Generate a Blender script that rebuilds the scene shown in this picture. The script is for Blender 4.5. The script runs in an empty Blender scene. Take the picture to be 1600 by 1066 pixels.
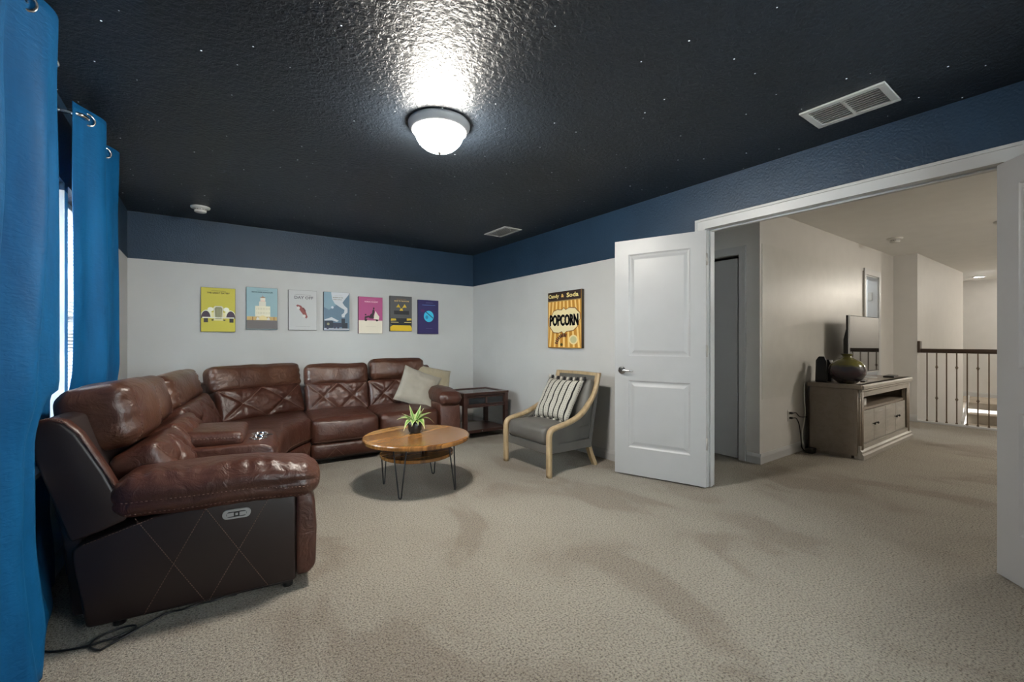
import bpy, bmesh, math, random
from mathutils import Vector, Matrix, noise
from mathutils.bvhtree import BVHTree
random.seed(7)
PI = math.pi
SC = bpy.context.scene
COL = SC.collection

# ------------------------------------------------------------------ camera, sky, exposure
cam_d = bpy.data.cameras.new('camera'); cam = bpy.data.objects.new('camera', cam_d); COL.objects.link(cam)
cam_d.sensor_width = 36; cam_d.sensor_fit = 'HORIZONTAL'; cam_d.lens = 677.45/1600*36
cam_d.clip_start = .05
cam.location = (0, 0, 1.1693); cam.rotation_euler = (PI/2, 0, -.6163)
SC.camera = cam
SC.view_settings.view_transform = 'Standard'; SC.view_settings.look = 'None'
SC.view_settings.gamma = 1; SC.view_settings.use_curve_mapping = False
SC.view_settings.exposure = 3.3
W = bpy.data.worlds.new('sky'); SC.world = W; W.use_nodes = True
W.node_tree.nodes['Background'].inputs[0].default_value = (.90, .95, 1, 1)
W.node_tree.nodes['Background'].inputs[1].default_value = 3.2
LAMP = 29.5          # emission of the glass bowl of the room's ceiling lamp
HALL_LAMP = 18.0

# ------------------------------------------------------------------ materials
class NT:
    def __init__(s, name):
        s.m = bpy.data.materials.new(name); s.m.use_nodes = True; s.t = s.m.node_tree
        s.b = s.t.nodes['Principled BSDF']; s.out = s.t.nodes['Material Output']
    def n(s, typ, **k):
        x = s.t.nodes.new(typ)
        for a, v in k.items():
            if a in ('i',):
                for kk, vv in v.items(): x.inputs[kk].default_value = vv
            else: setattr(x, a, v)
        return x
    def l(s, a, b): s.t.links.new(a, b)
    def coord(s, kind='Object'):
        return s.n('ShaderNodeTexCoord').outputs[kind]
    def pos(s): return s.n('ShaderNodeNewGeometry').outputs['Position']
    def noise(s, scale, detail=2, rough=.5, vec=None, dist=0):
        x = s.n('ShaderNodeTexNoise', i={'Scale': scale, 'Detail': detail, 'Roughness': rough, 'Distortion': dist})
        s.l(vec or s.coord(), x.inputs['Vector']); return x.outputs['Fac']
    def ramp(s, fac, stops):
        r = s.n('ShaderNodeValToRGB'); e = r.color_ramp.elements
        while len(e) < len(stops): e.new(.5)
        for q, (p, c) in zip(e, stops): q.position = p; q.color = (*c, 1) if len(c) == 3 else c
        s.l(fac, r.inputs[0]); return r.outputs[0]
    def mix(s, fac, a, b):
        x = s.n('ShaderNodeMix', data_type='RGBA')
        for v, sk in ((fac, 0), (a, 6), (b, 7)):
            if hasattr(v, 'links'): s.l(v, x.inputs[sk])
            else: x.inputs[sk].default_value = v if sk == 0 else (*v, 1)
        return x.outputs[2]
    def math(s, op, a, b=0.0, c=None):
        x = s.n('ShaderNodeMath', operation=op)
        for k, v in enumerate((a, b) if c is None else (a, b, c)):
            if hasattr(v, 'links'): s.l(v, x.inputs[k])
            else: x.inputs[k].default_value = v
        return x.outputs[0]
    def scale(s, vec, sc):
        x = s.n('ShaderNodeMapping', i={'Scale': sc}); s.l(vec, x.inputs['Vector']); return x.outputs[0]
    def bump(s, h, strength=.3, dist=.01, normal=None):
        x = s.n('ShaderNodeBump', i={'Strength': strength, 'Distance': dist}); s.l(h, x.inputs['Height'])
        if normal: s.l(normal, x.inputs['Normal'])
        s.l(x.outputs[0], s.b.inputs['Normal']); return x.outputs[0]
    def base(s, c, rough=.5, metal=0, spec=.5, coat=0, sheen=0):
        b = s.b.inputs
        if hasattr(c, 'links'): s.l(c, b['Base Color'])
        else: b['Base Color'].default_value = (*c, 1)
        b['Roughness'].default_value = rough; b['Metallic'].default_value = metal
        b['Specular IOR Level'].default_value = spec; b['Coat Weight'].default_value = coat
        b['Sheen Weight'].default_value = sheen
        return s

def simple(name, c, rough=.5, metal=0, spec=.5, coat=0, vary=.06, bump=0, bscale=200):
    t = NT(name)
    n = t.noise(6, 3)
    lo = tuple(x*(1-vary) for x in c); hi = tuple(min(1, x*(1+vary)) for x in c)
    t.base(t.ramp(n, [(.3, lo), (.7, hi)]), rough, metal, spec, coat)
    if bump: t.bump(t.noise(bscale, 2), bump, .002)
    return t.m

def emis(name, c, strength):
    t = NT(name); t.base(c, .3)
    t.b.inputs['Emission Color'].default_value = (*c, 1); t.b.inputs['Emission Strength'].default_value = strength
    return t.m

M = {}
M['white_trim'] = simple('white_trim', (.50, .50, .495), .35, vary=.02)
M['door_white'] = simple('door_white', (.37, .37, .37), .38, vary=.02)
M['hinge'] = simple('brushed_nickel', (.45, .43, .40), .35, 1)
M['chrome'] = simple('chrome', (.75, .76, .78), .12, 1, vary=.02)
M['nickel'] = simple('satin_nickel', (.50, .50, .50), .25, 1, vary=.02)
M['black_metal'] = simple('black_metal', (.012, .012, .013), .45)
M['black_plastic'] = simple('black_plastic', (.012, .011, .011), .35)
M['seam'] = simple('tan_thread', (.17, .10, .075), .6)
M['grey_plastic'] = simple('grey_plastic', (.32, .31, .30), .35)
M['white_plastic'] = simple('white_plastic', (.62, .61, .58), .4, vary=.02)
M['vent_white'] = simple('vent_enamel', (.50, .50, .48), .4, vary=.03)
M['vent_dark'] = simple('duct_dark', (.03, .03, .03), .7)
M['lamp_pan'] = simple('lamp_pan', (.42, .42, .43), .35)
M['hall_white'] = simple('hall_wall_paint', (.60, .585, .555), .55, vary=.02, bump=.12, bscale=120)
M['hall_ceiling'] = simple('hall_ceiling_paint', (.80, .79, .76), .6, vary=.02, bump=.4, bscale=60)
M['hall_panel'] = simple('satin_painted_rectangle', (.56, .55, .515), .34, vary=.04, bump=.35, bscale=70)
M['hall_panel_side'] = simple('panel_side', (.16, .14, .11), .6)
M['bulb'] = emis('lamp_glass', (1, .95, .855), LAMP)
M['hall_bulb'] = emis('hall_lamp_glass', (1, .93, .82), HALL_LAMP)
M['side_fill_bulb'] = emis('side_fill_glass', (.85, .93, 1), 7)
M['can_light'] = emis('recessed_lens', (1, .95, .88), 5)

def two_tone(name, split, shift=0.0):
    t = NT(name); p = t.pos()
    s = t.n('ShaderNodeSeparateXYZ'); t.l(p, s.inputs[0])
    up = t.math('GREATER_THAN', s.outputs[2], split)
    n = t.noise(3, 3, vec=p)
    blue = t.ramp(n, [(.3, (.012, .034, .068)), (.7, (.015, .042, .082))])
    white = t.ramp(n, [(.3, (.56, .56, .55)), (.7, (.585, .585, .575))])
    t.base(t.mix(up, white, blue), .42, spec=.45)
    r = t.math('MULTIPLY_ADD', up, -.05, .5); t.l(r, t.b.inputs['Roughness'])
    h = t.noise(75, 3, .55, vec=p)
    st = t.math('MULTIPLY_ADD', up, .5, .06)
    b = t.n('ShaderNodeBump', i={'Distance': .006}); t.l(st, b.inputs['Strength']); t.l(h, b.inputs['Height'])
    t.l(b.outputs[0], t.b.inputs['Normal'])
    return t.m
M['wall'] = two_tone('two_tone_wall_paint', 1.979)

def ceiling_mat():
    t = NT('dark_navy_ceiling_paint'); p = t.pos()
    n = t.noise(1.3, 3, vec=p)
    dark = t.ramp(n, [(.3, (.0140, .0185, .0245)), (.7, (.0170, .0235, .0330))])
    v = t.n('ShaderNodeTexVoronoi', i={'Scale': 3.5, 'Randomness': 1.0}, voronoi_dimensions='2D'); t.l(p, v.inputs['Vector'])
    sc = t.n('ShaderNodeSeparateColor'); t.l(v.outputs['Color'], sc.inputs[0])
    rad = t.math('MULTIPLY_ADD', sc.outputs[0], .007, .0075)
    star = t.math('LESS_THAN', v.outputs['Distance'], rad)
    star = t.math('MULTIPLY', star, t.math('GREATER_THAN', sc.outputs[1], .15))
    t.base(t.mix(star, dark, (.85, .9, .95)), .42, spec=.32)
    es = t.math('MULTIPLY', star, .13); t.l(es, t.b.inputs['Emission Strength']); t.b.inputs['Emission Color'].default_value = (.8, .9, 1, 1)
    a = t.noise(42, 4, .6, vec=p, dist=.6)
    a = t.ramp(a, [(.40, (0, 0, 0)), (.62, (1, 1, 1))])
    f = t.noise(130, 2, vec=p)
    h = t.math('MULTIPLY_ADD', f, .35, a)
    t.bump(h, .6, .0035)
    return t.m
M['ceiling'] = ceiling_mat()

def carpet_mat():
    t = NT('beige_cut_pile_carpet'); p = t.pos()
    big = t.noise(1.7, 3, .55, vec=t.scale(p, (1.0, .62, 1)), dist=.55)
    big = t.ramp(big, [(.40, (0, 0, 0)), (.47, (.7, .7, .7)), (.60, (1, 1, 1))])
    c = t.mix(big, (.285, .243, .195), (.368, .332, .275))
    f1 = t.noise(115, 3, .7, vec=p)
    f2 = t.noise(60, 2, .6, vec=p)
    sp = t.ramp(f1, [(.34, (.30, .28, .26)), (.50, (1, 1, 1)), (.72, (1.35, 1.34, 1.3))])
    mul = t.n('ShaderNodeMix', data_type='RGBA', blend_type='MULTIPLY'); mul.inputs[0].default_value = 1.0
    t.l(c, mul.inputs[6]); t.l(sp, mul.inputs[7])
    t.base(mul.outputs[2], .95, spec=.12, sheen=.15)
    h = t.math('ADD', f1, t.math('MULTIPLY', f2, .8))
    t.bump(h, 1.0, .014)
    return t.m
M['carpet'] = carpet_mat()

def leather(name, c1, c2, rough=.34):
    t = NT(name); p = t.pos()
    n = t.noise(4.5, 4, .6, vec=p)
    t.base(t.ramp(n, [(.3, c1), (.7, c2)]), rough, spec=.55, coat=.12)
    t.b.inputs['Coat Roughness'].default_value = .25
    a = t.noise(13, 3, .55, vec=p, dist=1.2)
    g = t.n('ShaderNodeTexVoronoi', i={'Scale': 420}); t.l(p, g.inputs['Vector'])
    h = t.math('MULTIPLY_ADD', g.outputs['Distance'], .05, a)
    t.bump(h, .5, .016)
    r = t.ramp(n, [(.3, (rough-.05,)*3), (.7, (rough+.1,)*3)]); t.l(r, t.b.inputs['Roughness'])
    return t.m
M['leather'] = leather('brown_leather', (.046, .014, .0095), (.078, .027, .015))
M['leather_head'] = leather('brown_leather_headrest', (.050, .017, .011), (.095, .038, .019), .33)
M['leather_side'] = simple('dark_brown_leatherette', (.018, .0095, .008), .42, vary=.1, bump=.15, bscale=300)
M['grey_leather'] = simple('grey_leather', (.105, .098, .088), .42, vary=.12, bump=.2, bscale=260)

def wood(name, c1, c2, c3, rough=.35, axis=(1, 9, 9), scale=3.0, coat=.1):
    t = NT(name); v = t.scale(t.coord(), axis)
    n = t.noise(scale, 5, .6, vec=v, dist=.8); w = t.noise(scale*7, 3, .6, vec=v)
    f = t.math('MULTIPLY_ADD', w, .35, n)
    t.base(t.ramp(f, [(.45, c1), (.68, c2), (.88, c3)]), rough, coat=coat)
    t.bump(w, .04, .0006)
    return t.m
M['oak'] = wood('light_oak', (.30, .21, .115), (.40, .29, .165), (.46, .34, .20), .45, (6, 6, 1), 4)
M['dark_wood'] = wood('espresso_wood', (.022, .009, .007), (.045, .018, .013), (.06, .025, .018), .3, (1, 9, 9), 3)
M['greige'] = wood('greige_painted_wood', (.22, .18, .14), (.26, .215, .17), (.28, .235, .19), .38, (1, 6, 6), 3)
M['greige_front'] = wood('pale_greige_wood', (.29, .27, .235), (.34, .315, .275), (.38, .35, .31), .4, (1, 6, 6), 3)

def top_wood():
    t = NT('sheesham_planks'); co = t.coord()
    s = t.n('ShaderNodeSeparateXYZ'); t.l(co, s.inputs[0])
    k = t.math('FLOOR', t.math('MULTIPLY', s.outputs[1], 7.5))
    wn = t.n('ShaderNodeTexWhiteNoise', noise_dimensions='1D'); t.l(k, wn.inputs['W'])
    cv = t.n('ShaderNodeCombineXYZ'); t.l(s.outputs[0], cv.inputs[0]); t.l(t.math('MULTIPLY', s.outputs[1], 12), cv.inputs[1]); t.l(t.math('MULTIPLY', wn.outputs[0], 9), cv.inputs[2])
    n = t.noise(2.6, 5, .62, vec=cv.outputs[0], dist=.9)
    f = t.math('MULTIPLY_ADD', wn.outputs[0], .30, t.math('MULTIPLY', n, .9))
    t.base(t.ramp(f, [(.30, (.095, .038, .012)), (.50, (.24, .105, .026)), (.68, (.34, .165, .045)), (.85, (.46, .26, .10))]), .26, coat=.35)
    t.b.inputs['Coat Roughness'].default_value = .12
    return t.m
M['top_wood'] = top_wood()

def velvet(name, c1, c2):
    t = NT(name); p = t.pos()
    n = t.noise(5, 4, .6, vec=t.scale(p, (3, 3, .5)))
    t.base(t.ramp(n, [(.3, c1), (.7, c2)]), .62, spec=.18, sheen=.07)
    t.b.inputs['Sheen Roughness'].default_value = .4
    t.b.inputs['Sheen Tint'].default_value = (.10, .5, 1, 1)
    t.bump(t.noise(28, 3, vec=t.scale(p, (1, 1, 2.2)), dist=.8), .25, .01)
    return t.m
M['velvet'] = velvet('blue_velvet', (.0006, .060, .170), (.002, .090, .235))

def weave(name, c, sc=600, st=.35):
    t = NT(name); co = t.coord()
    n = t.noise(9, 3)
    t.base(t.ramp(n, [(.3, tuple(x*.9 for x in c)), (.7, c)]), .85, spec=.2, sheen=.2)
    w = t.n('ShaderNodeTexChecker', i={'Scale': sc}); t.l(co, w.inputs['Vector'])
    t.bump(w.outputs['Fac'], st, .001); return t.m
M['beige_cloth'] = weave('taupe_linen', (.34, .31, .26))
M['tan_cloth'] = weave('tan_linen', (.36, .31, .215))

def stripe_cloth():
    t = NT('black_cream_striped_weave'); co = t.coord()
    s = t.n('ShaderNodeSeparateXYZ'); t.l(co, s.inputs[0])
    x = t.math('FRACT', t.math('MULTIPLY', s.outputs[0], 15.0))
    black = t.math('GREATER_THAN', x, .78)
    x2 = t.math('FRACT', t.math('MULTIPLY', s.outputs[0], 45.0)); y2 = t.math('FRACT', t.math('MULTIPLY', s.outputs[1], 48))
    dot = t.math('MULTIPLY', t.math('GREATER_THAN', x2, .80), t.math('GREATER_THAN', y2, .5))
    f = t.math('MAXIMUM', black, t.math('MULTIPLY', dot, .55))
    t.base(t.mix(f, (.44, .415, .36), (.014, .013, .014)), .9, spec=.2)
    t.bump(y2, .8, .004); return t.m
M['stripes'] = stripe_cloth()
M['cream_yarn'] = simple('cream_yarn', (.46, .43, .38), .9)
M['black_yarn'] = simple('black_yarn', (.015, .014, .015), .9)
M['pot'] = simple('black_glazed_pot', (.010, .012, .014), .3)
M['soil'] = simple('moss_and_pebbles', (.30, .20, .06), .9, vary=.5, bump=.8, bscale=160)
def leafm():
    t = NT('variegated_leaf'); s = t.n('ShaderNodeAttribute', attribute_name='edge')
    t.base(t.ramp(s.outputs['Fac'], [(.35, (.085, .22, .035)), (.75, (.36, .47, .15)), (1, (.60, .62, .38))]), .45)
    return t.m
M['leaf'] = leafm()
def glassm(name, c=(1, 1, 1), rough=0.0):
    t = NT(name); t.base(c, rough); t.b.inputs['Transmission Weight'].default_value = 1.0; t.b.inputs['IOR'].default_value = 1.45
    return t.m
def panem():
    t = NT('window_glass'); a = t.n('ShaderNodeBsdfTransparent', i={'Color': (.93, .96, .95, 1)}); g = t.n('ShaderNodeBsdfGlossy', i={'Roughness': .02})
    fr = t.n('ShaderNodeFresnel', i={'IOR': 1.45}); mx = t.n('ShaderNodeMixShader')
    t.l(fr.outputs[0], mx.inputs[0]); t.l(a.outputs[0], mx.inputs[1]); t.l(g.outputs[0], mx.inputs[2]); t.l(mx.outputs[0], t.out.inputs[0]); return t.m
M['glass'] = panem()
M['dark_glass'] = simple('smoked_glass_inset', (.10, .10, .095), .08, vary=.2)
M['drawer_glass'] = simple('dark_drawer_glass', (.02, .022, .024), .12)
M['tv_glass'] = simple('television_screen', (.012, .012, .013), .03, spec=1.0)
def vasem():
    t = NT('glazed_vase'); co = t.coord(); s = t.n('ShaderNodeSeparateXYZ'); t.l(co, s.inputs[0])
    z = t.math('ADD', s.outputs[2], t.math('MULTIPLY', t.noise(9, 4), .05))
    c = t.ramp(t.math('MULTIPLY', z, 3.0), [(.02, (.10, .085, .05)), (.18, (.025, .022, .028)), (.42, (.045, .022, .030)), (.58, (.05, .045, .055)), (.66, (.13, .12, .02)), (1, (.10, .09, .018))])
    t.base(c, .16, coat=.4); return t.m
M['vase'] = vasem()
M['blind'] = simple('white_blind_slat', (.80, .82, .84), .5, vary=.01)
M['stair_carpet'] = simple('stair_carpet', (.36, .31, .25), .95, vary=.15, bump=.8, bscale=140)
M['rail_brown'] = simple('dark_bronze_rail', (.052, .032, .020), .4, vary=.1)
M['rail_iron'] = simple('bronze_iron', (.11, .075, .045), .45, vary=.1)

# ------------------------------------------------------------------ mesh helpers
class MB:
    """collects pieces of ONE mesh"""
    def __init__(s): s.v = []; s.f = []; s.m = []; s.s = []
    def add(s, vs, fs, mat=0, smooth=False, X=None):
        o = len(s.v)
        s.v += [tuple(X @ Vector(p)) if X is not None else tuple(p) for p in vs]
        s.f += [tuple(i+o for i in f) for f in fs]; s.m += [mat]*len(fs); s.s += [smooth]*len(fs)
        return s
    def bm(s, b, mat=0, smooth=False, X=None):
        b.verts.index_update()
        s.add([tuple(v.co) for v in b.verts], [[v.index for v in f.verts] for f in b.faces], mat, smooth, X); b.free(); return s
    def box(s, lo, hi, r=0, seg=2, mat=0, X=None, smooth=False):
        b = bmesh.new(); bmesh.ops.create_cube(b, size=1)
        for v in b.verts: v.co = Vector([lo[k] + (v.co[k]+.5)*(hi[k]-lo[k]) for k in range(3)])
        if r: bmesh.ops.bevel(b, geom=b.edges[:], offset=r, segments=seg, profile=.5, affect='EDGES')
        return s.bm(b, mat, smooth, X)
    def lathe(s, prof, n=32, mat=0, X=None, smooth=True, fn=None):
        vs = []; fs = []; k = len(prof)
        for i in range(n):
            a = 2*PI*i/n
            for r, z in prof:
                rr = fn(a, r, z) if fn else r
                vs.append((rr*math.cos(a), rr*math.sin(a), z))
        for i in range(n):
            for j in range(k-1):
                a, b = i*k+j, ((i+1) % n)*k+j
                fs.append((a, b, b+1, a+1))
        return s.add(vs, fs, mat, smooth, X)
    def tube(s, pts, r, n=8, mat=0, X=None, closed=False, caps=True, smooth=True, flat=None):
        pts = [Vector(p) for p in pts]; N = len(pts)
        rs = r if isinstance(r, (list, tuple)) else [r]*N
        vs = []; fs = []; up = None
        for i, p in enumerate(pts):
            a = pts[(i-1) % N] if (i > 0 or closed) else p
            b = pts[(i+1) % N] if (i < N-1 or closed) else p
            t = (b-a)
            t = t.normalized() if t.length > 1e-9 else Vector((0, 0, 1))
            if up is None:
                up = Vector((0, 0, 1)) if abs(t.z) < .9 else Vector((1, 0, 0))
                if flat: up = Vector(flat)
            u = t.cross(up)
            u = u.normalized() if u.length > 1e-6 else t.orthogonal().normalized()
            w = u.cross(t); up = w if not flat else up
            for k in range(n):
                an = 2*PI*k/n
                vs.append(tuple(p + (u*math.cos(an)+w*math.sin(an))*rs[i]))
        m = N if closed else N-1
        for i in range(m):
            for k in range(n):
                a = i*n+k; b = i*n+(k+1) % n; c = ((i+1) % N)*n+(k+1) % n; d = ((i+1) % N)*n+k
                fs.append((a, b, c, d))
        if caps and not closed:
            fs.append(tuple(range(n-1, -1, -1))); fs.append(tuple((N-1)*n+k for k in range(n)))
        return s.add(vs, fs, mat, smooth, X)
    def sweep(s, pts, prof, updir, mat=0, X=None, smooth=True):
        """closed cross-section prof [(side, up)] carried along pts; side axis is updir"""
        pts = [Vector(p) for p in pts]; N = len(pts); n = len(prof); vs = []; fs = []
        sd = Vector(updir).normalized()
        for i, p in enumerate(pts):
            t = (pts[min(i+1, N-1)]-pts[max(i-1, 0)]).normalized(); w = sd.cross(t).normalized()
            for a, b in prof: vs.append(tuple(p+sd*a+w*b))
        for i in range(N-1):
            for k in range(n):
                fs.append((i*n+k, i*n+(k+1) % n, (i+1)*n+(k+1) % n, (i+1)*n+k))
        fs.append(tuple(range(n-1, -1, -1))); fs.append(tuple((N-1)*n+k for k in range(n)))
        return s.add(vs, fs, mat, smooth, X)
    def prism(s, poly, lo, hi, axis='z', r=0, seg=2, mat=0, X=None, smooth=False):
        """polygon extruded along axis from lo to hi, edges rounded"""
        b = bmesh.new()
        def P(a, c, h):
            return {'z': (a, c, h), 'x': (h, a, c), 'y': (a, h, c)}[axis]
        bot = [b.verts.new(P(a, c, lo)) for a, c in poly]; top = [b.verts.new(P(a, c, hi)) for a, c in poly]
        b.faces.new(bot); b.faces.new(top[::-1]); n = len(poly)
        for i in range(n): b.faces.new((bot[i], top[i], top[(i+1) % n], bot[(i+1) % n]))
        bmesh.ops.recalc_face_normals(b, faces=b.faces[:])
        if r:
            es = [e for e in b.edges if len(e.link_faces) == 2 and e.calc_face_angle(0) > .5]
            bmesh.ops.bevel(b, geom=es, offset=r, segments=seg, profile=.5, affect='EDGES')
        return s.bm(b, mat, smooth, X)
    def obj(s, name, mats, parent=None, loc=None, origin=(0, 0, 0), recalc=True):
        me = bpy.data.meshes.new(name)
        o3 = Vector(origin)
        me.from_pydata([tuple(Vector(p)-o3) for p in s.v], [], s.f)
        for m in (mats if isinstance(mats, (list, tuple)) else [mats]): me.materials.append(M[m] if isinstance(m, str) else m)
        me.polygons.foreach_set('material_index', s.m); me.polygons.foreach_set('use_smooth', s.s)
        if recalc:
            b = bmesh.new(); b.from_mesh(me); bmesh.ops.recalc_face_normals(b, faces=b.faces[:]); b.to_mesh(me); b.free()
        me.update()
        o = bpy.data.objects.new(name, me); COL.objects.link(o)
        if parent: o.parent = parent
        o.location = loc if loc is not None else (o3 if not parent else (0, 0, 0))
        return o

def thing(name, label, cat, loc=(0, 0, 0), rz=0, group=None):
    o = bpy.data.objects.new(name, None); COL.objects.link(o); o.empty_display_size = .1
    o.location = loc; o.rotation_euler = (0, 0, rz); o['label'] = label; o['category'] = cat
    if group: o['group'] = group
    return o
def tag(o, label, cat, group=None, kind=None):
    o['label'] = label; o['category'] = cat
    if group: o['group'] = group
    if kind: o['kind'] = kind
    return o
def struct(o): o['kind'] = 'structure'; return o
def copy_thing(root, loc, rz, label):
    r = root.copy(); COL.objects.link(r); r.location = loc; r.rotation_euler = (0, 0, rz); r['label'] = label
    for ch in list(root.children):
        c = ch.copy(); COL.objects.link(c); c.parent = r
        for g in ch.children:
            d = g.copy(); COL.objects.link(d); d.parent = c
    return r
def sbox(name, boxes, m, r=0):
    b = MB()
    for lo, hi in boxes: b.box(lo, hi, r)
    return struct(b.obj(name, m))
def smooth01(x): x = max(0, min(1, x)); return x*x*(3-2*x)

def puff(sx, sy, sz, r, bulge=(0, 0, 0), step=.022, fn=None):
    """rounded upholstered block centred on the origin, as a bmesh"""
    n = [max(4, int(round(k/step))) for k in (sx, sy, sz)]
    h = Vector((sx/2, sy/2, sz/2)); b = bmesh.new(); cache = {}
    def vert(ix):
        if ix in cache: return cache[ix]
        p = Vector([-h[k]+2*h[k]*ix[k]/n[k] for k in range(3)])
        u = [p[k]/h[k] for k in range(3)]
        inn = Vector([max(-(h[k]-r), min(h[k]-r, p[k])) for k in range(3)]); d = p-inn
        q = inn + d.normalized()*r if d.length > 1e-9 else p.copy()
        for k in range(3):
            o = [j for j in range(3) if j != k]
            q[k] += bulge[k]*(u[k])*(1-u[o[0]]**2)*(1-u[o[1]]**2)
        if fn: q = fn(q, u)
        cache[ix] = b.verts.new(q); return cache[ix]
    for ax in range(3):
        a1, a2 = [j for j in range(3) if j != ax]
        for side in (0, n[ax]):
            for i in range(n[a1]):
                for j in range(n[a2]):
                    q = []
                    for di, dj in ((0, 0), (1, 0), (1, 1), (0, 1)):
                        ix = [0, 0, 0]; ix[ax] = side; ix[a1] = i+di; ix[a2] = j+dj; q.append(vert(tuple(ix)))
                    try: b.faces.new(q)
                    except ValueError: pass
    bmesh.ops.recalc_face_normals(b, faces=b.faces[:])
    return b
def seg_d(px, pz, s):
    (ax, az), (bx, bz) = s; dx, dz = bx-ax, bz-az
    t = max(0, min(1, ((px-ax)*dx+(pz-az)*dz)/(dx*dx+dz*dz+1e-12)))
    return math.hypot(px-ax-t*dx, pz-az-t*dz)
def stitches(mb, bm_src, paths, dirn, X, r=.0018, dash=None, off=.0012, start=.5):
    """thread lines laid on a mesh: every path is a list of points pushed along dirn until they meet the surface"""
    tree = BVHTree.FromBMesh(bm_src); d = Vector(dirn)
    for path in paths:
        run = []; out = []
        P = [Vector(p) for p in path]
        for a, b in zip(P[:-1], P[1:]):
            k = max(2, int((b-a).length/.008))
            for i in range(k): 
                q = a+(b-a)*i/k
                hit = tree.ray_cast(q-d*start, d)
                if hit[0] is not None: run.append(hit[0]-d*off)
                elif run: out.append(run); run = []
        if run: out.append(run)
        for rr in out:
            if len(rr) < 3: continue
            if dash:
                i = 0
                while i+dash < len(rr): mb.tube(rr[i:i+dash+1], r, 4, X=X, mat=1); i += dash+1
            else: mb.tube(rr, r, 5, X=X, mat=1)

# ------------------------------------------------------------------ room shell
RX, BY, LX, FY, CZ = 3.2575, 5.6033, -.6152, -1.25, 2.44
HX = RX+.115
# floor: carpet through bedroom, hall and up to the stair opening
f = MB(); f.box((LX-.12, FY-.12, -.1), (HX, BY+.12, 0)); f.box((HX, FY-.12, -.1), (8.42, 3.6, 0))
struct(f.obj('floor', 'carpet'))
sbox('ceiling', [((LX-.12, FY-.12, CZ), (RX+.05, BY+.12, CZ+.1))], 'ceiling')
sbox('wall_back', [((LX-.12, BY, 0), (RX+.115, BY+.12, CZ))], 'wall')
sbox('wall_front', [((LX-.12, FY-.12, 0), (.9, FY, CZ)), ((2.1, FY-.12, 0), (RX+.115, FY, CZ)), ((.9, FY-.12, 0), (2.1, FY, .95)), ((.9, FY-.12, 2.02), (2.1, FY, CZ))], 'wall')
OP0, OP1, OPZ = .345, 1.925, 2.06        # door opening between the jambs
sbox('wall_right', [((RX, OP1+.02, 0), (HX-.01, BY, CZ)), ((RX, OP0-.02, OPZ+.02), (HX-.01, OP1+.02, CZ)), ((RX, FY, 0), (HX-.01, OP0-.02, CZ))], 'wall')
WZ0, WZ1 = .62, 2.02
WA, WB = (1.60, 3.29), (3.36, 4.45)      # the two windows (y ranges)
sbox('wall_left', [((LX-.14, FY, 0), (LX, BY, WZ0)), ((LX-.14, FY, WZ1), (LX, BY, CZ)), ((LX-.14, FY, WZ0), (LX, WA[0], WZ1)),
                   ((LX-.14, WA[1], WZ0), (LX, WB[0], WZ1)), ((LX-.14, WB[1], WZ0), (LX, BY, WZ1))], 'wall')
def base_prof(h=.095, t=.014): return [(0, 0), (t, 0), (t, h-.03), (t*.75, h-.018), (t*.45, h-.006), (t*.3, h), (0, h)]
def baseboard(name, a, b, nrm):
    """skirting from point a to b, standing off the wall along nrm"""
    mb = MB(); A = Vector((*a, 0)); B = Vector((*b, 0)); n = Vector((*nrm, 0))
    vs = []; fs = []; pr = base_prof(); k = len(pr)
    for P in (A, B):
        for t, h in pr: vs.append(tuple(P+n*t+Vector((0, 0, h))))
    for i in range(k): fs.append((i, (i+1) % k, k+(i+1) % k, k+i))
    fs.append(tuple(range(k))); fs.append(tuple(range(2*k-1, k-1, -1)))
    mb.add(vs, fs); return struct(mb.obj(name, 'white_trim'))
baseboard('baseboard_back', (LX, BY), (RX, BY), (0, -1))
baseboard('baseboard_right', (RX, OP1+.085), (RX, BY), (-1, 0))
baseboard('baseboard_left', (LX, FY), (LX, BY), (1, 0))
baseboard('baseboard_front', (LX, FY), (RX, FY), (0, 1))
# windows with sills, frames, glass
def window(idx, y0, y1):
    r = MB(); x0, x1 = LX-.135, LX-.105; t = .03
    r.box((x0, y0, WZ0), (x1, y0+t, WZ1), .004); r.box((x0, y1-t, WZ0), (x1, y1, WZ1), .004)
    r.box((x0, y0, WZ0), (x1, y1, WZ0+t), .004); r.box((x0, y0, WZ1-t), (x1, y1, WZ1), .004)
    r.box((x0, y0, (WZ0+WZ1)/2-.02), (x1, y1, (WZ0+WZ1)/2+.02), .004)
    w = struct(r.obj('window_%d' % idx, 'white_trim'))
    MB().box((x0+.012, y0+t, WZ0+t), (x0+.017, y1-t, WZ1-t)).obj('pane', 'glass', w)
    MB().box((LX-.13, y0-.02, WZ0-.022), (LX+.05, y1+.02, WZ0), .004).obj('window_sill', 'white_trim', w)
window(1, *WA); window(2, *WB)
r = MB(); t = .045  # unseen window behind the camera, added so daylight fills the room
for lo, hi in (((.9, .95), (2.1, .95+t)), ((.9, 2.02-t), (2.1, 2.02)), ((.9, .95+t), (.9+t, 2.02-t)), ((2.1-t, .95+t), (2.1, 2.02-t)), ((1.48, .95+t), (1.52, 2.02-t))): r.box((lo[0], FY-.11, lo[1]), (hi[0], FY-.06, hi[1]), .003)
w3 = struct(r.obj('window_3', 'white_trim')); MB().box((.91, FY-.088, .96), (2.09, FY-.083, 2.01)).obj('pane', 'glass', w3)
MB().box((.85, FY-.02, .93), (2.15, FY+.05, .95), .004).obj('window_sill', 'white_trim', w3)
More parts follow.
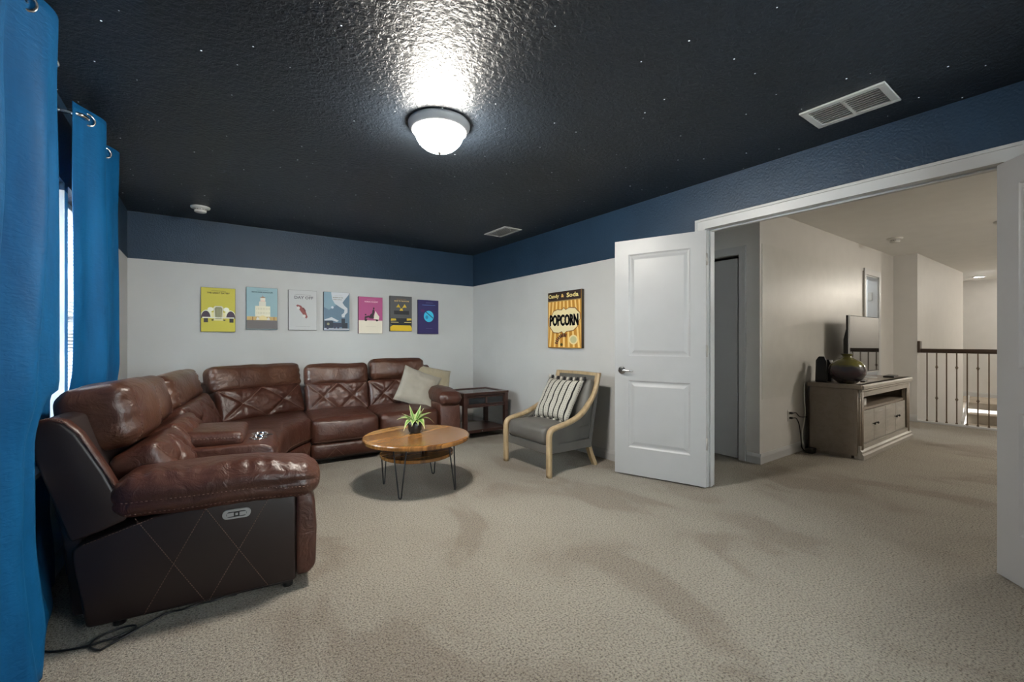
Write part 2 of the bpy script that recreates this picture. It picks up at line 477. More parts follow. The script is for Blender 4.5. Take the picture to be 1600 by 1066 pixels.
def blind(y0, y1, tilt, label):
    t = thing('window_blind', label, 'blind', (LX-.085, (y0+y1)/2, WZ0))
    w = (y1-y0)-.02; H = WZ1-WZ0
    MB().box((-.016, -w/2, H-.035), (.016, w/2, H-.002), .004).obj('headrail', 'white_trim', t)
    s = MB(); n = int((H-.06)/.0225)
    for k in range(n):
        z = .02+k*.0225; X = Matrix.Translation((0, 0, z)) @ Matrix.Rotation(tilt, 4, 'Y')
        s.box((-.0125, -w/2, -.0008), (.0125, w/2, .0008), X=X)
    s.obj('slats', 'blind', t)
    MB().box((-.013, -w/2, .0), (.013, w/2, .014), .003).obj('bottom_rail', 'white_trim', t)
blind(*WA, math.radians(35), 'white slatted blind in the window behind the near blue curtain')
blind(*WB, math.radians(25), 'white slatted blind glowing in the window behind the far blue curtain')

# double-door casing, jambs, head
cas = MB()
def casing_pr(w=.085, t=.018): return w, t
cw, ct = .08, .018
for x0, sgn in ((RX, -1), (HX-.01, 1)):
    a, b = sorted((x0, x0+sgn*ct)); c, d = sorted((x0, x0+sgn*ct*1.5))
    for y0_, y1_ in ((OP1, OP1+cw), (OP0-cw, OP0)): cas.box((a, y0_, 0), (b, y1_, OPZ))
    cas.box((a, OP0-cw, OPZ), (b, OP1+cw, OPZ+cw-.0005))
    cas.box((c, OP1+cw-.016, 0), (d, OP1+cw+.001, OPZ+cw-.017), .003); cas.box((c, OP0-cw-.001, 0), (d, OP0-cw+.016, OPZ+cw-.017), .003)
    cas.box((c, OP0-cw-.001, OPZ+cw-.017), (d, OP1+cw+.001, OPZ+cw+.001), .003)
struct(cas.obj('trim_1', 'white_trim'))
jb = MB(); jb.box((RX, OP1, 0), (HX-.01, OP1+.02, OPZ), .002); jb.box((RX, OP0-.02, 0), (HX-.01, OP0, OPZ), .002); jb.box((RX, OP0-.02, OPZ), (HX-.01, OP1+.02, OPZ+.02), .002)
jb.box((RX+.045, OP1-.012, 0), (RX+.08, OP1, OPZ), .002); jb.box((RX+.045, OP0, OPZ-.012), (RX+.08, OP1, OPZ), .002); jb.box((RX+.045, OP0, 0), (RX+.08, OP0+.012, OPZ), .002)
struct(jb.obj('trim_2', 'white_trim'))

def door_face(mb, w, h, y, panels, sgn, z0=0):
    """one face of a panelled door at depth y; sgn -1 looks to -y"""
    xs = sorted({0, w, *[p[0] for p in panels], *[p[1] for p in panels]}); zs = sorted({z0, h, *[p[2] for p in panels], *[p[3] for p in panels]})
    for i in range(len(xs)-1):
        for j in range(len(zs)-1):
            cx, cz = (xs[i]+xs[i+1])/2, (zs[j]+zs[j+1])/2
            if any(p[0] < cx < p[1] and p[2] < cz < p[3] for p in panels): continue
            mb.add([(xs[i], y, zs[j]), (xs[i+1], y, zs[j]), (xs[i+1], y, zs[j+1]), (xs[i], y, zs[j+1])], [(0, 1, 2, 3)])
    for a, b, c, d in panels:
        rings = [(0, 0), (.006, .004), (.012, .0085), (.022, .0095), (.030, .008), (.048, .002), (.052, .0015)]
        vs = []; fs = []
        for ins, dep in rings:
            yy = y-sgn*dep
            vs += [(a+ins, yy, c+ins), (b-ins, yy, c+ins), (b-ins, yy, d-ins), (a+ins, yy, d-ins)]
        for k in range(len(rings)-1):
            for q in range(4): fs.append((k*4+q, k*4+(q+1) % 4, k*4+4+(q+1) % 4, k*4+4+q))
        e = (len(rings)-1)*4; fs.append((e, e+1, e+2, e+3))
        mb.add(vs, fs)
def door_leaf(w, h, panels, t=.035, both=True, z0=0):
    mb = MB(); door_face(mb, w, h, 0, panels, -1, z0); door_face(mb, w, h, t, panels if both else [], 1, z0)
    mb.add([(0, 0, z0), (w, 0, z0), (w, t, z0), (0, t, z0), (0, 0, h), (w, 0, h), (w, t, h), (0, t, h)], [(0, 3, 2, 1), (4, 5, 6, 7), (1, 2, 6, 5), (0, 4, 7, 3)])
    return mb
DP = [(.118, .744-.118, .235, .815), (.118, .744-.118, 1.025, 1.905)]
# left leaf: x runs from the hinge to the free edge, visible face at y=0 looking to -y
def leaf_object(idx, hinge, free, mirror, hs=0):
    hx, hy = hinge; d = Vector((free[0]-hx, free[1]-hy)).normalized()
    mb = door_leaf(.748, 2.03, DP)
    sg = -1 if mirror else 1
    X = Matrix(((d.x, -d.y*sg, 0, hx), (d.y, d.x*sg, 0, hy), (0, 0, 1, .014), (0, 0, 0, 1)))
    mb.v = [tuple(X @ Vector(p)) for p in mb.v]
    o = struct(mb.obj('door_%d' % idx, 'door_white', origin=(hx, hy, .014)))
    for z in (.34, 1.075, 1.80):
        hb = MB(); hb.box((-.002, .001, z-.045), (.001, .034, z+.045), .001, X=X)
        yy = .039 if hs else -.004
        hb.tube([X @ Vector((-.006, yy, z-.047)), X @ Vector((-.006, yy, z+.047))], .006, 8)
        hb.obj('hinge', 'hinge', o, origin=(hx, hy, .014))
    return o, X
d1, X1 = leaf_object(1, (3.226, 1.905), (2.962, 2.600), True)
hd = MB()
for s in (-1, 1):                       # lever on both faces
    yb = -.001 if s < 0 else .036
    R = X1 @ Matrix.Translation((.748-.065, yb, .90)) @ Matrix.Rotation(PI/2*(1 if s < 0 else -1), 4, 'X')
    hd.lathe([(0, 0), (.033, 0), (.033, .006), (.028, .011), (.012, .013), (.011, .045), (.0, .047)], 24, X=R)
    pts = [(.748-.065-.002, yb+s*.043, .90), (.748-.10, yb+s*.047, .901), (.748-.14, yb+s*.046, .899), (.748-.178, yb+s*.042, .897)]
    hd.tube([X1 @ Vector(p) for p in pts], [.011, .009, .0075, .0065], 10)
hd.obj('door_handle', 'nickel', d1, origin=(3.226, 1.905, .014))
lt = MB(); lt.box((.748, .006, .87), (.7495, .029, .93), X=X1); lt.obj('latch_plate', 'nickel', d1, origin=(3.226, 1.905, .014))
d2, X2 = leaf_object(2, (3.222, .366), (2.662, -.130), False, 1)

# ------------------------------------------------------------------ hall
sbox('wall_hall_closet', [((4.30, 2.20+.0, 2.02), (4.40, 3.5, CZ)), ((4.30, 2.0, 0), (4.40, 2.20, CZ))], 'hall_white')
sbox('wall_corridor_end', [((HX-.01, 3.5, 0), (4.90, 3.6, CZ))], 'hall_white')
wl = MB(); wl.box((4.40, 2.0, 0), (7.19, 2.115, CZ)); wl.box((7.72, 2.0, 0), (8.42, 2.115, CZ)); wl.box((7.19, 2.0, 2.06), (7.72, 2.115, CZ))
struct(wl.obj('wall_hall_left', 'hall_white'))
sbox('wall_hall_nib', [((8.42, 1.73, -1.6), (8.52, 2.0, CZ)), ((8.52, 1.73, -1.6), (11.5, 1.83, CZ))], 'hall_white')
sbox('wall_hall_right', [((HX-.01, FY-.12, 0), (8.5, FY, CZ)), ((8.5, FY-.12, -1.6), (13.3, FY, CZ))], 'hall_white')
sbox('wall_hall_end', [((13.2, FY, -1.6), (13.3, 3.1, CZ)), ((11.4, 3.0, -.5), (13.2, 3.1, CZ)), ((11.4, 1.83, -1.6), (11.5, 3.0, CZ))], 'hall_white')
sbox('ceiling_hall', [((RX+.05, FY-.12, CZ), (13.3, 3.6, CZ+.1))], 'hall_ceiling')
sbox('floor_stair_bottom', [((8.4, FY, -1.7), (13.3, 3.1, -1.6))], 'stair_carpet')
sbox('wall_stair_drop', [((8.40, FY, -1.6), (8.50, 1.73, -.1))], 'hall_white')
sbox('wall_side_room', [((7.0, 3.3, 0), (8.4, 3.4, CZ)), ((6.9, 2.115, 0), (7.0, 3.4, CZ)), ((8.32, 2.115, 0), (8.42, 3.4, CZ))], 'hall_white')
baseboard('baseboard_hall_left', (4.30, 2.0), (7.12, 2.0), (0, -1)); baseboard('baseboard_hall_left_far', (7.80, 2.0), (8.42, 2.0), (0, -1))
baseboard('baseboard_closet', (4.30, 1.985), (4.30, 2.12), (-1, 0)); baseboard('baseboard_nib', (8.42, 1.73), (8.42, 2.0), (-1, 0))
baseboard('baseboard_hall_right', (HX, FY), (8.4, FY), (0, 1))
bl = baseboard('baseboard_landing', (13.2, .2), (13.2, 3.0), (-1, 0))
# painted rectangle on the hall wall with its dark right edge
pn = MB(); pn.box((4.34, 1.996, .61), (7.09, 2.0, 2.10)); struct(pn.obj('trim_3', 'hall_panel'))
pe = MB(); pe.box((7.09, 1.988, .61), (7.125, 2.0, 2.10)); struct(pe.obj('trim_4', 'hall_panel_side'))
dc = MB(); dc.box((7.72, 1.985, 0), (7.80, 2.0, 2.06)); dc.box((7.135, 1.985, 2.06), (7.80, 2.0, 2.14)); dc.box((7.135, 1.985, 0), (7.19, 2.0, 2.06))
dc.box((7.705, 2.0, 0), (7.72, 2.115, 2.06)); dc.box((7.19, 2.0, 0), (7.205, 2.115, 2.06)); dc.box((7.19, 2.0, 2.045), (7.72, 2.115, 2.06))
tr = struct(dc.obj('trim_5', 'white_trim'))
MB().box((7.699, 2.06, 1.74), (7.705, 2.11, 1.86), .002).obj('hinge', 'hinge', tr)
# closet: casing and bifold door in the wall facing the double doors
cc = MB(); cc.box((4.282, 2.125, 0), (4.30, 2.19, 2.025)); cc.box((4.282, 2.125, 2.025), (4.30, 3.45, 2.10)); cc.box((4.274, 2.123, 0), (4.282, 2.139, 2.102), .003)
struct(cc.obj('trim_6', 'white_trim'))
bf = thing('bifold_door', 'narrow white bifold closet door with two raised panels, seen through the doorway', 'door', (4.315, 2.205, 0), PI/2)
for k in range(4):
    w = .30
    mb = door_leaf(w-.004, 1.985, [(.06, w-.064, .225, .80), (.06, w-.064, .995, 1.835)], .03, False, z0=.015)
    X = Matrix.Translation((k*w, 0, 0)) @ Matrix(((1, 0, 0, 0), (0, -1, 0, 0), (0, 0, 1, 0), (0, 0, 0, 1)))
    X = Matrix.Translation((k*w, 0, 0))
    mb.v = [(x+k*w, -y+0.0, z) for x, y, z in mb.v]
    # face y=0 looks away from the wall once the root is turned
    mb.v = [(x, -y, z) for x, y, z in mb.v]
    p = mb.obj('door_panel', 'door_white', bf)
    if k in (0, 3):
        kb = MB(); kb.lathe([(0, 0), (.008, 0), (.008, .012), (.017, .02), (.018, .028), (.012, .036), (0, .038)], 20, X=Matrix.Translation((k*w+w*.5, 0, .90)) @ Matrix.Rotation(PI/2, 4, 'X'))
        kb.obj('knob', 'white_plastic', p)
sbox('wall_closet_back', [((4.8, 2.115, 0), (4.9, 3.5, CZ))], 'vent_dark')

# railing at the stair opening
rl = thing('stair_railing', 'dark bronze stair railing with knuckled iron balusters at the end of the hall', 'railing', (8.46, .4, 0))
hr = MB(); pr = [(-.028, .012), (-.028, .04), (-.02, .058), (0, .062), (.02, .058), (.028, .04), (.028, .012), (.018, .002), (-.018, .002)]
hr.sweep([(0, 1.33, 1.06), (0, -1.64, 1.06)], [(a, b) for a, b in pr], (1, 0, 0), smooth=False)
hro = hr.obj('handrail', 'rail_brown', rl)
for v in hro.data.vertices: pass
MB().box((-.05, 1.30, 1.00), (.05, 1.332, 1.17), .008).obj('wall_rosette', 'rail_brown', rl)
for k in range(29):
    y = 1.235-k*.1005
    b = MB(); s = .0065
    b.box((-s, y-s, .03), (s, y+s, 1.05), .001)
    b.lathe([(.0, 0), (.016, 0), (.015, .014), (.008, .026), (.006, .03)], 4, X=Matrix.Translation((0, y, .022)) @ Matrix.Rotation(PI/4, 4, 'Z'), smooth=False)
    b.lathe([(.006, 0), (.008, .004), (.016, .022), (.016, .03)], 4, X=Matrix.Translation((0, y, 1.02)) @ Matrix.Rotation(PI/4, 4, 'Z'), smooth=False)
    if k % 2 == 1:
        for z in (.36, .80):
            b.lathe([(.006, -.028), (.010, -.018), (.010, -.012), (.019, 0), (.010, .012), (.010, .018), (.006, .028)], 8, X=Matrix.Translation((0, y, z)), smooth=False)
    b.obj('baluster', 'rail_iron', rl)
cb = MB(); cb.box((8.40, FY, -.1), (8.52, 1.73, .022), .004); struct(cb.obj('trim_7', 'white_trim'))
# stair flight climbing away towards the landing
st = MB()
for k in range(7):
    st.box((11.87-.27*(k+1), .55, -1.58), (11.87-.27*k, 1.70, -.18*(k+1)), .010)
    st.box((11.87-.27*(k+1)-.012, .56, -.18*(k+1)-.035), (11.87-.27*(k+1)+.02, 1.69, -.18*(k+1)-.002), .010)
so = tag(st.obj('stair_flight', 'stair_carpet'), 'beige carpeted stair flight rising to the landing beyond the railing', 'stairs')
sbox('floor_landing', [((11.87, FY, -.12), (13.3, 3.1, 0))], 'stair_carpet')
sk = MB(); sk.prism([(11.3, -.30), (11.95, .13), (11.95, -.02), (11.3, -.45)], 1.71, 1.73, 'y'); struct(sk.obj('trim_8', 'white_trim'))
# ------------------------------------------------------------------ ceiling fixtures
def flush_lamp(label, loc, bulb, scale=1.0):
    t = thing('ceiling_lamp', label, 'lamp', loc)
    MB().lathe([(0, 0), (.176, 0), (.180, -.006), (.178, -.018), (.168, -.030), (.160, -.046), (.150, -.052), (.146, -.050), (.146, -.02), (0, -.02)], 64).obj('pan', 'lamp_pan', t)
    g = [(.146, -.046)]+[(.140*math.cos(a), -.048-.115*math.sin(a)) for a in [PI/2*k/14 for k in range(15)]]
    MB().lathe(g, 64).obj('glass_bowl', bulb, t)
    MB().lathe([(.0, 0), (.012, -.001), (.013, -.006), (.008, -.013), (0, -.016)], 16, X=Matrix.Translation((0, 0, -.162))).obj('finial', 'nickel', t)
    return t
flush_lamp('lit flush mount ceiling lamp with white glass bowl on the dark ceiling', (1.121, 2.318, CZ), 'bulb')
flush_lamp('flush mount ceiling lamp in the hall outside the double doors', (6.6, -.55, CZ), 'hall_bulb')
flush_lamp('flush mount ceiling lamp over the stairwell at the far end of the hall', (12.4, -.15, CZ), 'hall_bulb')
flush_lamp('unseen ceiling lamp added to light the side room off the hall', (7.6, 2.75, CZ), 'side_fill_bulb')  # added lamp, out of view, brightens the side room doorway
cl = thing('recessed_light', 'bright round recessed light in the ceiling above the landing', 'light', (12.5, 1.66, CZ))
MB().lathe([(.10, 0), (.10, -.006), (.085, -.010), (.075, -.004), (.075, 0)], 40).obj('trim_ring', 'white_trim', cl)
MB().lathe([(0, -.003), (.076, -.003)], 40).obj('lens', 'can_light', cl)
cl2 = copy_thing(cl, (10.2, .2, CZ), 0, 'unseen round recessed light added over the stairwell')  # extra recessed light, added out of view

def smoke(label, loc, rz, loc_low):
    t = thing('smoke_detector', label, 'smoke detector', loc, rz)
    MB().lathe([(0, 0), (.078, 0), (.08, -.004), (.076, -.014), (.062, -.020), (0, -.020)], 40).obj('mounting_plate', 'white_plastic', t)
    b = MB(); X = Matrix.Translation((loc_low[0], loc_low[1], -.018))
    b.lathe([(0, 0), (.046, 0), (.048, -.004), (.048, -.008), (.042, -.010), (.042, -.014), (.050, -.016), (.048, -.032), (.035, -.038), (0, -.038)], 32, X=X)
    b.obj('sensor_housing', 'white_plastic', t)
    v = MB()
    for k in range(12):
        a = 2*PI*k/12; v.box((.040, -.006, -.0135), (.0435, .006, -.0095), X=X @ Matrix.Rotation(a, 4, 'Z'))
    v.obj('sensor_slots', 'vent_dark', t)
    return t
smoke('round white smoke detector on the dark ceiling near the left back corner', (-.035, 5.06, CZ), 0, (.0, -.01))
smoke('round white smoke detector in the middle of the hall ceiling', (6.96, 1.64, CZ), 1, (0, 0))
smoke('round white detector on the hall ceiling, half hidden by the right door', (6.90, .735, CZ), 2, (0, 0))

def vent(label, loc, rz, L, Wd, cols):
    t = thing('ceiling_vent', label, 'vent', loc, rz)
    fr = MB(); b = .034
    for lo, hi in (((-L/2, -Wd/2), (L/2, -Wd/2+b)), ((-L/2, Wd/2-b), (L/2, Wd/2)), ((-L/2, -Wd/2+b), (-L/2+b, Wd/2-b)), ((L/2-b, -Wd/2+b), (L/2, Wd/2-b))):
        fr.box((*lo, -.010), (*hi, 0), .003)
    if cols == 2: fr.box((-.007, -Wd/2+b, -.010), (.007, Wd/2-b, -.002), .001)
    fr.obj('frame', 'vent_white', t)
    MB().box((-L/2+b, -Wd/2+b, -.0015), (L/2-b, Wd/2-b, -.0005)).obj('duct_shade', 'vent_dark', t)  # flat dark sheet painted for the shade inside the duct
    s = MB(); n = 8; w = Wd-2*b
    spans = [(-L/2+b, -.007), (.007, L/2-b)] if cols == 2 else [(-L/2+b, L/2-b)]
    for a, c in spans:
        for k in range(n):
            y = -w/2+(k+.5)*w/n
            s.box((a, -.0075, -.0006), (c, .0075, .0006), X=Matrix.Translation((0, y, -.008)) @ Matrix.Rotation(-.75, 4, 'X'))
    s.obj('louvres', 'vent_white', t)
    if cols == 1: MB().box((-L/2+b*1.5, -.004, -.022), (-L/2+b*1.5+.006, .004, -.008), .001).obj('damper_lever', 'vent_white', t)
    return t
vent('long white two-bay louvred vent on the dark ceiling above the double doors', (2.842, .862, CZ), PI/2, .375, .275, 2)
vent('small white louvred vent on the dark ceiling near the far corner', (2.822, 4.172, CZ), PI/2, .43, .24, 1)

# ------------------------------------------------------------------ curtains on a chrome rod
def curtain_rod(label, y0, y1):
    rod = thing('curtain_rod', label, 'curtain rod', (-.50, (y0+y1)/2, 2.325)); h = (y1-y0)/2; r = .045
    pts = [(-.112, -h, 0)]+[(-r+r*math.sin(a), -h-0+r-r*math.cos(a), 0) for a in [PI/2*k/8 for k in range(9)]]
    pts += [(-r+r*math.cos(a), h-r+r*math.sin(a), 0) for a in [PI/2*k/8 for k in range(9)]]+[(-.112, h, 0)]
    MB().tube(pts, .0105, 14).obj('rod', 'chrome', rod)
    for y in (-h, h): MB().lathe([(0, 0), (.024, 0), (.024, .005), (.012, .008), (0, .008)], 20, X=Matrix.Translation((-.1145, y, 0)) @ Matrix.Rotation(PI/2, 4, 'Y')).obj('wall_plate', 'chrome', rod)
curtain_rod('chrome curtain rod carrying the curtain nearest the camera', .85, 2.60)
curtain_rod('chrome curtain rod returning to the wall between the two blue curtains', 3.075, 3.78)
def curtain(label, ring_y0, period, ytop, ybot, seed, rings, xb):
    t = thing('curtain', label, 'curtain', (-.50, (ytop[0]+ytop[1])/2, 0)); ox, oy = -.50, (ytop[0]+ytop[1])/2
    nu, nv = 150, 70; zt = 2.375; vs = []; fs = []
    for j in range(nv+1):
        v = j/nv; z = zt*(1-v)+.006*v
        k = smooth01(v*1.15)
        y0 = ytop[0]*(1-k)+ybot[0]*k; y1 = ytop[1]*(1-k)+ybot[1]*k
        for i in range(nu+1):
            u = i/nu; y = y0+(y1-y0)*u; yt = ytop[0]+(ytop[1]-ytop[0])*u
            if seed < 2:                       # the outer folds spread along the wall behind the sofa
                ke = smooth01((1.75-z)/.80); yb = .90+1.25*u/.79 if u < .79 else 2.15+(u-.79)/.21*.80
                y = yt*(1-ke)+yb*ke
            ph = 2*PI*(yt-ring_y0)/period
            A = .052+.008*smooth01(v*1.3)
            x = -.50 + A*math.sin(ph) + xb*smooth01(v*1.2-.1)
            x += (.020 if seed < 2 else .011)*smooth01(v*5)*math.sin(2*ph+1.1+.4*v)
            x += .017*smooth01(v*2+.15)*math.sin(ph*2.7+seed+v*1.3)
            x += .010*smooth01(v*3)*noise.noise(Vector((u*9, v*2.5, seed)))
            y += .018*math.cos(ph)*smooth01(v*1.5)+.012*noise.noise(Vector((u*5, v*3, seed+5)))*smooth01(v*2)
            if v > .93: x += .02*(v-.93)/.07*math.sin(ph*1.5+seed)
            if seed < 2:
                w_ = smooth01((y-2.17)/.12)*smooth01((1.0-z)/.14)
                w_ = max(w_, smooth01((u-.84)/.10)*ke)*(1-.9*smooth01((.42-z)/.3)*smooth01((u-.80)/.05)*(1-smooth01((u-.95)/.03)))
                x = x*(1-w_)+(-.583+.14*(x+.50))*w_
                x -= .026*smooth01((y-1.9)/.15)*smooth01((1.0-z)/.2)*smooth01((z-.1)/.4)
            else: x -= .03*smooth01((1.05-z)/.3)
            x = max(x, -.606)
            vs.append((x-ox, y-oy, z))
    for j in range(nv):
        for i in range(nu):
            a = j*(nu+1)+i; fs.append((a, a+1, a+nu+2, a+nu+1))
    cb = MB(); cb.add(vs, fs, 0, True); c = cb.obj('drape', 'velvet', t, recalc=False)
    so = c.modifiers.new('thick', 'SOLIDIFY'); so.thickness = .003
    for ry in rings:
        g = MB(); R = Matrix.Translation((0, ry-oy, 2.325)) @ Matrix.Rotation(.55, 4, 'Z') @ Matrix.Rotation(PI/2, 4, 'X')
        pts = [(.030*math.cos(2*PI*k/28), .030*math.sin(2*PI*k/28), 0) for k in range(28)]
        g.tube(pts, .0055, 8, closed=True, X=R); g.obj('grommet', 'chrome', t)
    return t
curtain('blue velvet curtain nearest the camera at the left edge, hanging beside the sofa arm', 2.155, .515, (1.02, 2.62), (.90, 2.42), 1.0, (1.125, 1.64, 2.155), .0)
curtain('blue velvet curtain farther along the left wall, behind the leather sofa', 3.13, .48, (3.05, 3.72), (3.04, 3.72), 4.0, (3.13, 3.61), .0)

# ------------------------------------------------------------------ sectional sofa
SO = Vector((.6, 3.6, 0))
sofa = thing('sectional_sofa', 'L-shaped brown leather reclining sectional sofa with tufted backs and a cup holder console', 'sofa', SO)
def frame(ox, oy, ang): return Matrix.Translation((ox, oy, 0)) @ Matrix.Rotation(ang, 4, 'Z')
FL = frame(.436, 2.245, math.radians(82)); FR = frame(.80, 4.34, math.radians(-3.0))
a = Vector((.10, 4.62)); b = Vector((.83, 4.97)); dd = (b-a)
FD = frame(a.x, a.y, math.atan2(dd.y, dd.x))           # corner back: y=0 is the foot of its cushion
def leather_part(name, bmsrc, X, m='leather', seams=None, sdir=(0, 1, 0), sname='stitching', dash=None, r=.0016):
    mb = MB(); src = bmsrc.copy(); mb.bm(bmsrc, 0, True, X)
    if seams: stitches(mb, src, seams, sdir, X, r, dash)
    src.free(); return mb.obj(name, [m, 'seam'], sofa, origin=SO, recalc=False)
def quilt(w, h, seed, amp=.022):
    """diamond quilting: lines, tufts and creases for a pad w x h"""
    L = [((-.5*w, .5*h), (0, -.5*h)), ((-.5*w, -.5*h), (0, .5*h)), ((0, .5*h), (.5*w, -.5*h)), ((0, -.5*h), (.5*w, .5*h))]
    T = [(-.25*w, 0), (.25*w, 0)]
    def fn(q, u):
        if q.y < .02:
            wt = smooth01((.02-q.y)/.04)*(1-smooth01((abs(u[0])-.80)/.2))*(1-smooth01((abs(u[2])-.8)/.2))
            d = min(seg_d(q.x, q.z, s) for s in L)
            dy = amp*.9*math.exp(-(d/.014)**2)
            for tx, tz in T:
                rr = math.hypot(q.x-tx, q.z-tz); th = math.atan2(q.z-tz, q.x-tx)
                dy += amp*.9*math.exp(-(rr/.035)**2)
                dy += .0052*math.exp(-(rr/.10)**2)*math.sin(th*9+seed+3*noise.noise(Vector((q.x*9, q.z*9, seed))))*min(1, rr/.03)
            dy += .007*noise.noise(Vector((q.x*14+seed, q.z*26, seed)))
            q.y += dy*wt
        return q
    P = [[(s[0][0], 0, s[0][1]), (s[1][0], 0, s[1][1])] for s in L]
    return fn, P
def back_pad(X, xc, w, z0, z1, y0, lean, seed, th=.20):
    h = z1-z0+.05; fn, P = quilt(w*.96, h*.9, seed)
    b = puff(w, th, h, .045, (0, .035, 0), .013, fn)
    Y = X @ Matrix.Translation((xc, y0, z0-.02)) @ Matrix.Rotation(-lean, 4, 'X') @ Matrix.Translation((0, th/2, h/2))
    leather_part('back_cushion', b, Y, 'leather', P, (0, 1, 0), r=.0020)
def headrest(X, xc, w, z0, z1, y0, lean, seed, th=.20):
    h = z1-z0
    def fn(q, u):
        e = smooth01((abs(u[0])-.55)/.45)
        q.y += (-.006*math.sin(q.z*95+seed+6*noise.noise(Vector((q.x*5, q.z*3, seed)))))*e if q.y < 0 else 0
        q.y += .010*noise.noise(Vector((q.x*6+seed, q.z*6, seed))); q.z += .008*noise.noise(Vector((q.x*5, q.y*5, seed+3)))
        return q
    b = puff(w, th, h, .062, (0, .028, .006), .016, fn)
    Y = X @ Matrix.Translation((xc, y0, z0)) @ Matrix.Rotation(-lean, 4, 'X') @ Matrix.Translation((0, th/2, h/2))
    S = [[(-w/2+.055, 0, -h/2+.01), (-w/2+.055, 0, h/2-.02)], [(w/2-.055, 0, -h/2+.01), (w/2-.055, 0, h/2-.02)]]
    leather_part('headrest', b, Y, 'leather_head', S, (0, 1, 0), dash=1, r=.0018)
def seat(X, x0, x1, y0, y1, z0, z1, seed):
    w, d, h = x1-x0, y1-y0, z1-z0
    def fn(q, u):
        q.z += .018*smooth01((q.y+d/2)/d)*(1 if q.z > 0 else 0) + .006*noise.noise(Vector((q.x*5, q.y*5, seed)))
        q.y += .008*noise.noise(Vector((q.x*7, q.z*9, seed+4)))
        return q
    b = puff(w, d, h, .055, (.0, .02, .022), .022, fn)
    leather_part('seat_cushion', b, X @ Matrix.Translation(((x0+x1)/2, (y0+y1)/2, (z0+z1)/2)), 'leather', [[(-w/2+.02, 0, -h/2+.035), (w/2-.02, 0, -h/2+.035)]], (0, 1, 0), r=.0015)
def skirt(X, x0, x1, y0, y1, z0, z1, xs):
    w, d, h = x1-x0, y1-y0, z1-z0
    b = puff(w, d, h, .022, (0, .012, 0), .03)
    P = []
    for c in xs:
        P += [[(c-.09, 0, -h/2), (c+.05, 0, h/2)], [(c+.09, 0, -h/2), (c-.05, 0, h/2)]]
    leather_part('footrest_panel', b, X @ Matrix.Translation(((x0+x1)/2, (y0+y1)/2, (z0+z1)/2)), 'leather', P, (0, 1, 0), r=.0018)

# --- left run (facing the doors): arm, seat, console, seat
wing_poly = [(1.0, .80), (.998, .835), (.975, .862), (.935, .868), (.895, .855), (.855, .810), (.777, .655), (.700, .470), (.705, .44), (.78, .41), (.86, .385), (.875, .385)]
def wing(X, x0, x1, name='back_side_panel'):
    mb = MB(); mb.prism(wing_poly, x0, x1, 'x', .014, 3, smooth=True, X=X)
    tb = mb
    edge = [(.99, .845), (.965, .866), (.935, .872), (.893, .858), (.850, .808), (.772, .652), (.697, .475)]
    pts = []
    for (a1, c1), (a2, c2) in zip(edge[:-1], edge[1:]):
        for k in range(6): pts.append((x0+.006, a1+(a2-a1)*k/6, c1+(c2-c1)*k/6))
    for i in range(0, len(pts)-1, 1): tb.tube([Vector(pts[i]).lerp(Vector(pts[i+1]), .15), Vector(pts[i]).lerp(Vector(pts[i+1]), .75)], .0018, 4, X=X, mat=1)
    mb.obj(name, ['leather_side', 'seam'], sofa, origin=SO)
    rb = MB()
    mid = [(.985, .838), (.960, .862), (.930, .868), (.890, .853), (.847, .803), (.769, .648), (.694, .472)]
    rb.sweep([(x0+.028, p, q) for p, q in mid], [(-.022, -.004), (.022, -.004), (.026, .004), (.018, .010), (-.018, .010), (-.026, .004)], (1, 0, 0), X=X)
    rb.obj('facing_strip', 'leather', sofa, origin=SO)
wing(FL, .0, .065)
# side of the arm, quilted, with its control plate
sp = MB(); sp.prism([(.085, .04), (.085, .47), (.30, .475), (.62, .435), (.84, .37), (.872, .35), (.872, .30), (.83, .03)], .005, .20, 'x', .015, 3, smooth=True, X=FL)
tb = sp
def on_side(p, r=.0016):
    for a1, a2 in zip(p[:-1], p[1:]):
        A = Vector((.0035, *a1)); B = Vector((.0035, *a2)); n = int((B-A).length/.011)
        for k in range(n): tb.tube([A.lerp(B, (k+.1)/n), A.lerp(B, (k+.75)/n)], r, 4, X=FL, mat=1)
on_side([(.677, .442), (.438, .035)]); on_side([(.438, .440), (.650, .035)]); on_side([(.438, .440), (.201, .045)]); on_side([(.185, .470), (.427, .035)]); on_side([(.62, .432), (.84, .365)])
sp.obj('arm_side_panel', ['leather_side', 'seam'], sofa, origin=SO)
cp = MB()
def capsule(mb, cy, cz, w, h, x0, x1, n=10, **k):
    poly = []
    for i in range(n+1): a = -PI/2+PI*i/n; poly.append((cy+w/2-h/2+h/2*math.cos(a)*.9, cz+h/2*math.sin(a)))
    for i in range(n+1): a = PI/2+PI*i/n; poly.append((cy-w/2+h/2+h/2*math.cos(a)*.9, cz+h/2*math.sin(a)))
    mb.prism(poly, x0, x1, 'x', **k)
capsule(cp, .323, .399, .112, .040, -.004, .008, X=FL); 
cpo = cp.obj('control_plate', 'grey_plastic', sofa, origin=SO); cpo['label'] = 'grey oval control plate with two buttons'
c2 = MB(); capsule(c2, .323, .399, .080, .024, -.0055, -.003, X=FL); c2.obj('button_recess', 'black_plastic', cpo, origin=SO).location = (0, 0, 0)
for c in (.347, .299):
    c3 = MB(); c3.box((-.008, c-.013, .391), (-.005, c+.013, .407), .001, X=FL); c3.obj('button', 'grey_plastic', cpo, origin=SO).location = (0, 0, 0)
c3 = MB(); c3.box((-.007, .318, .394), (-.005, .328, .404), .001, X=FL); c3.obj('button', 'grey_plastic', cpo, origin=SO).location = (0, 0, 0)
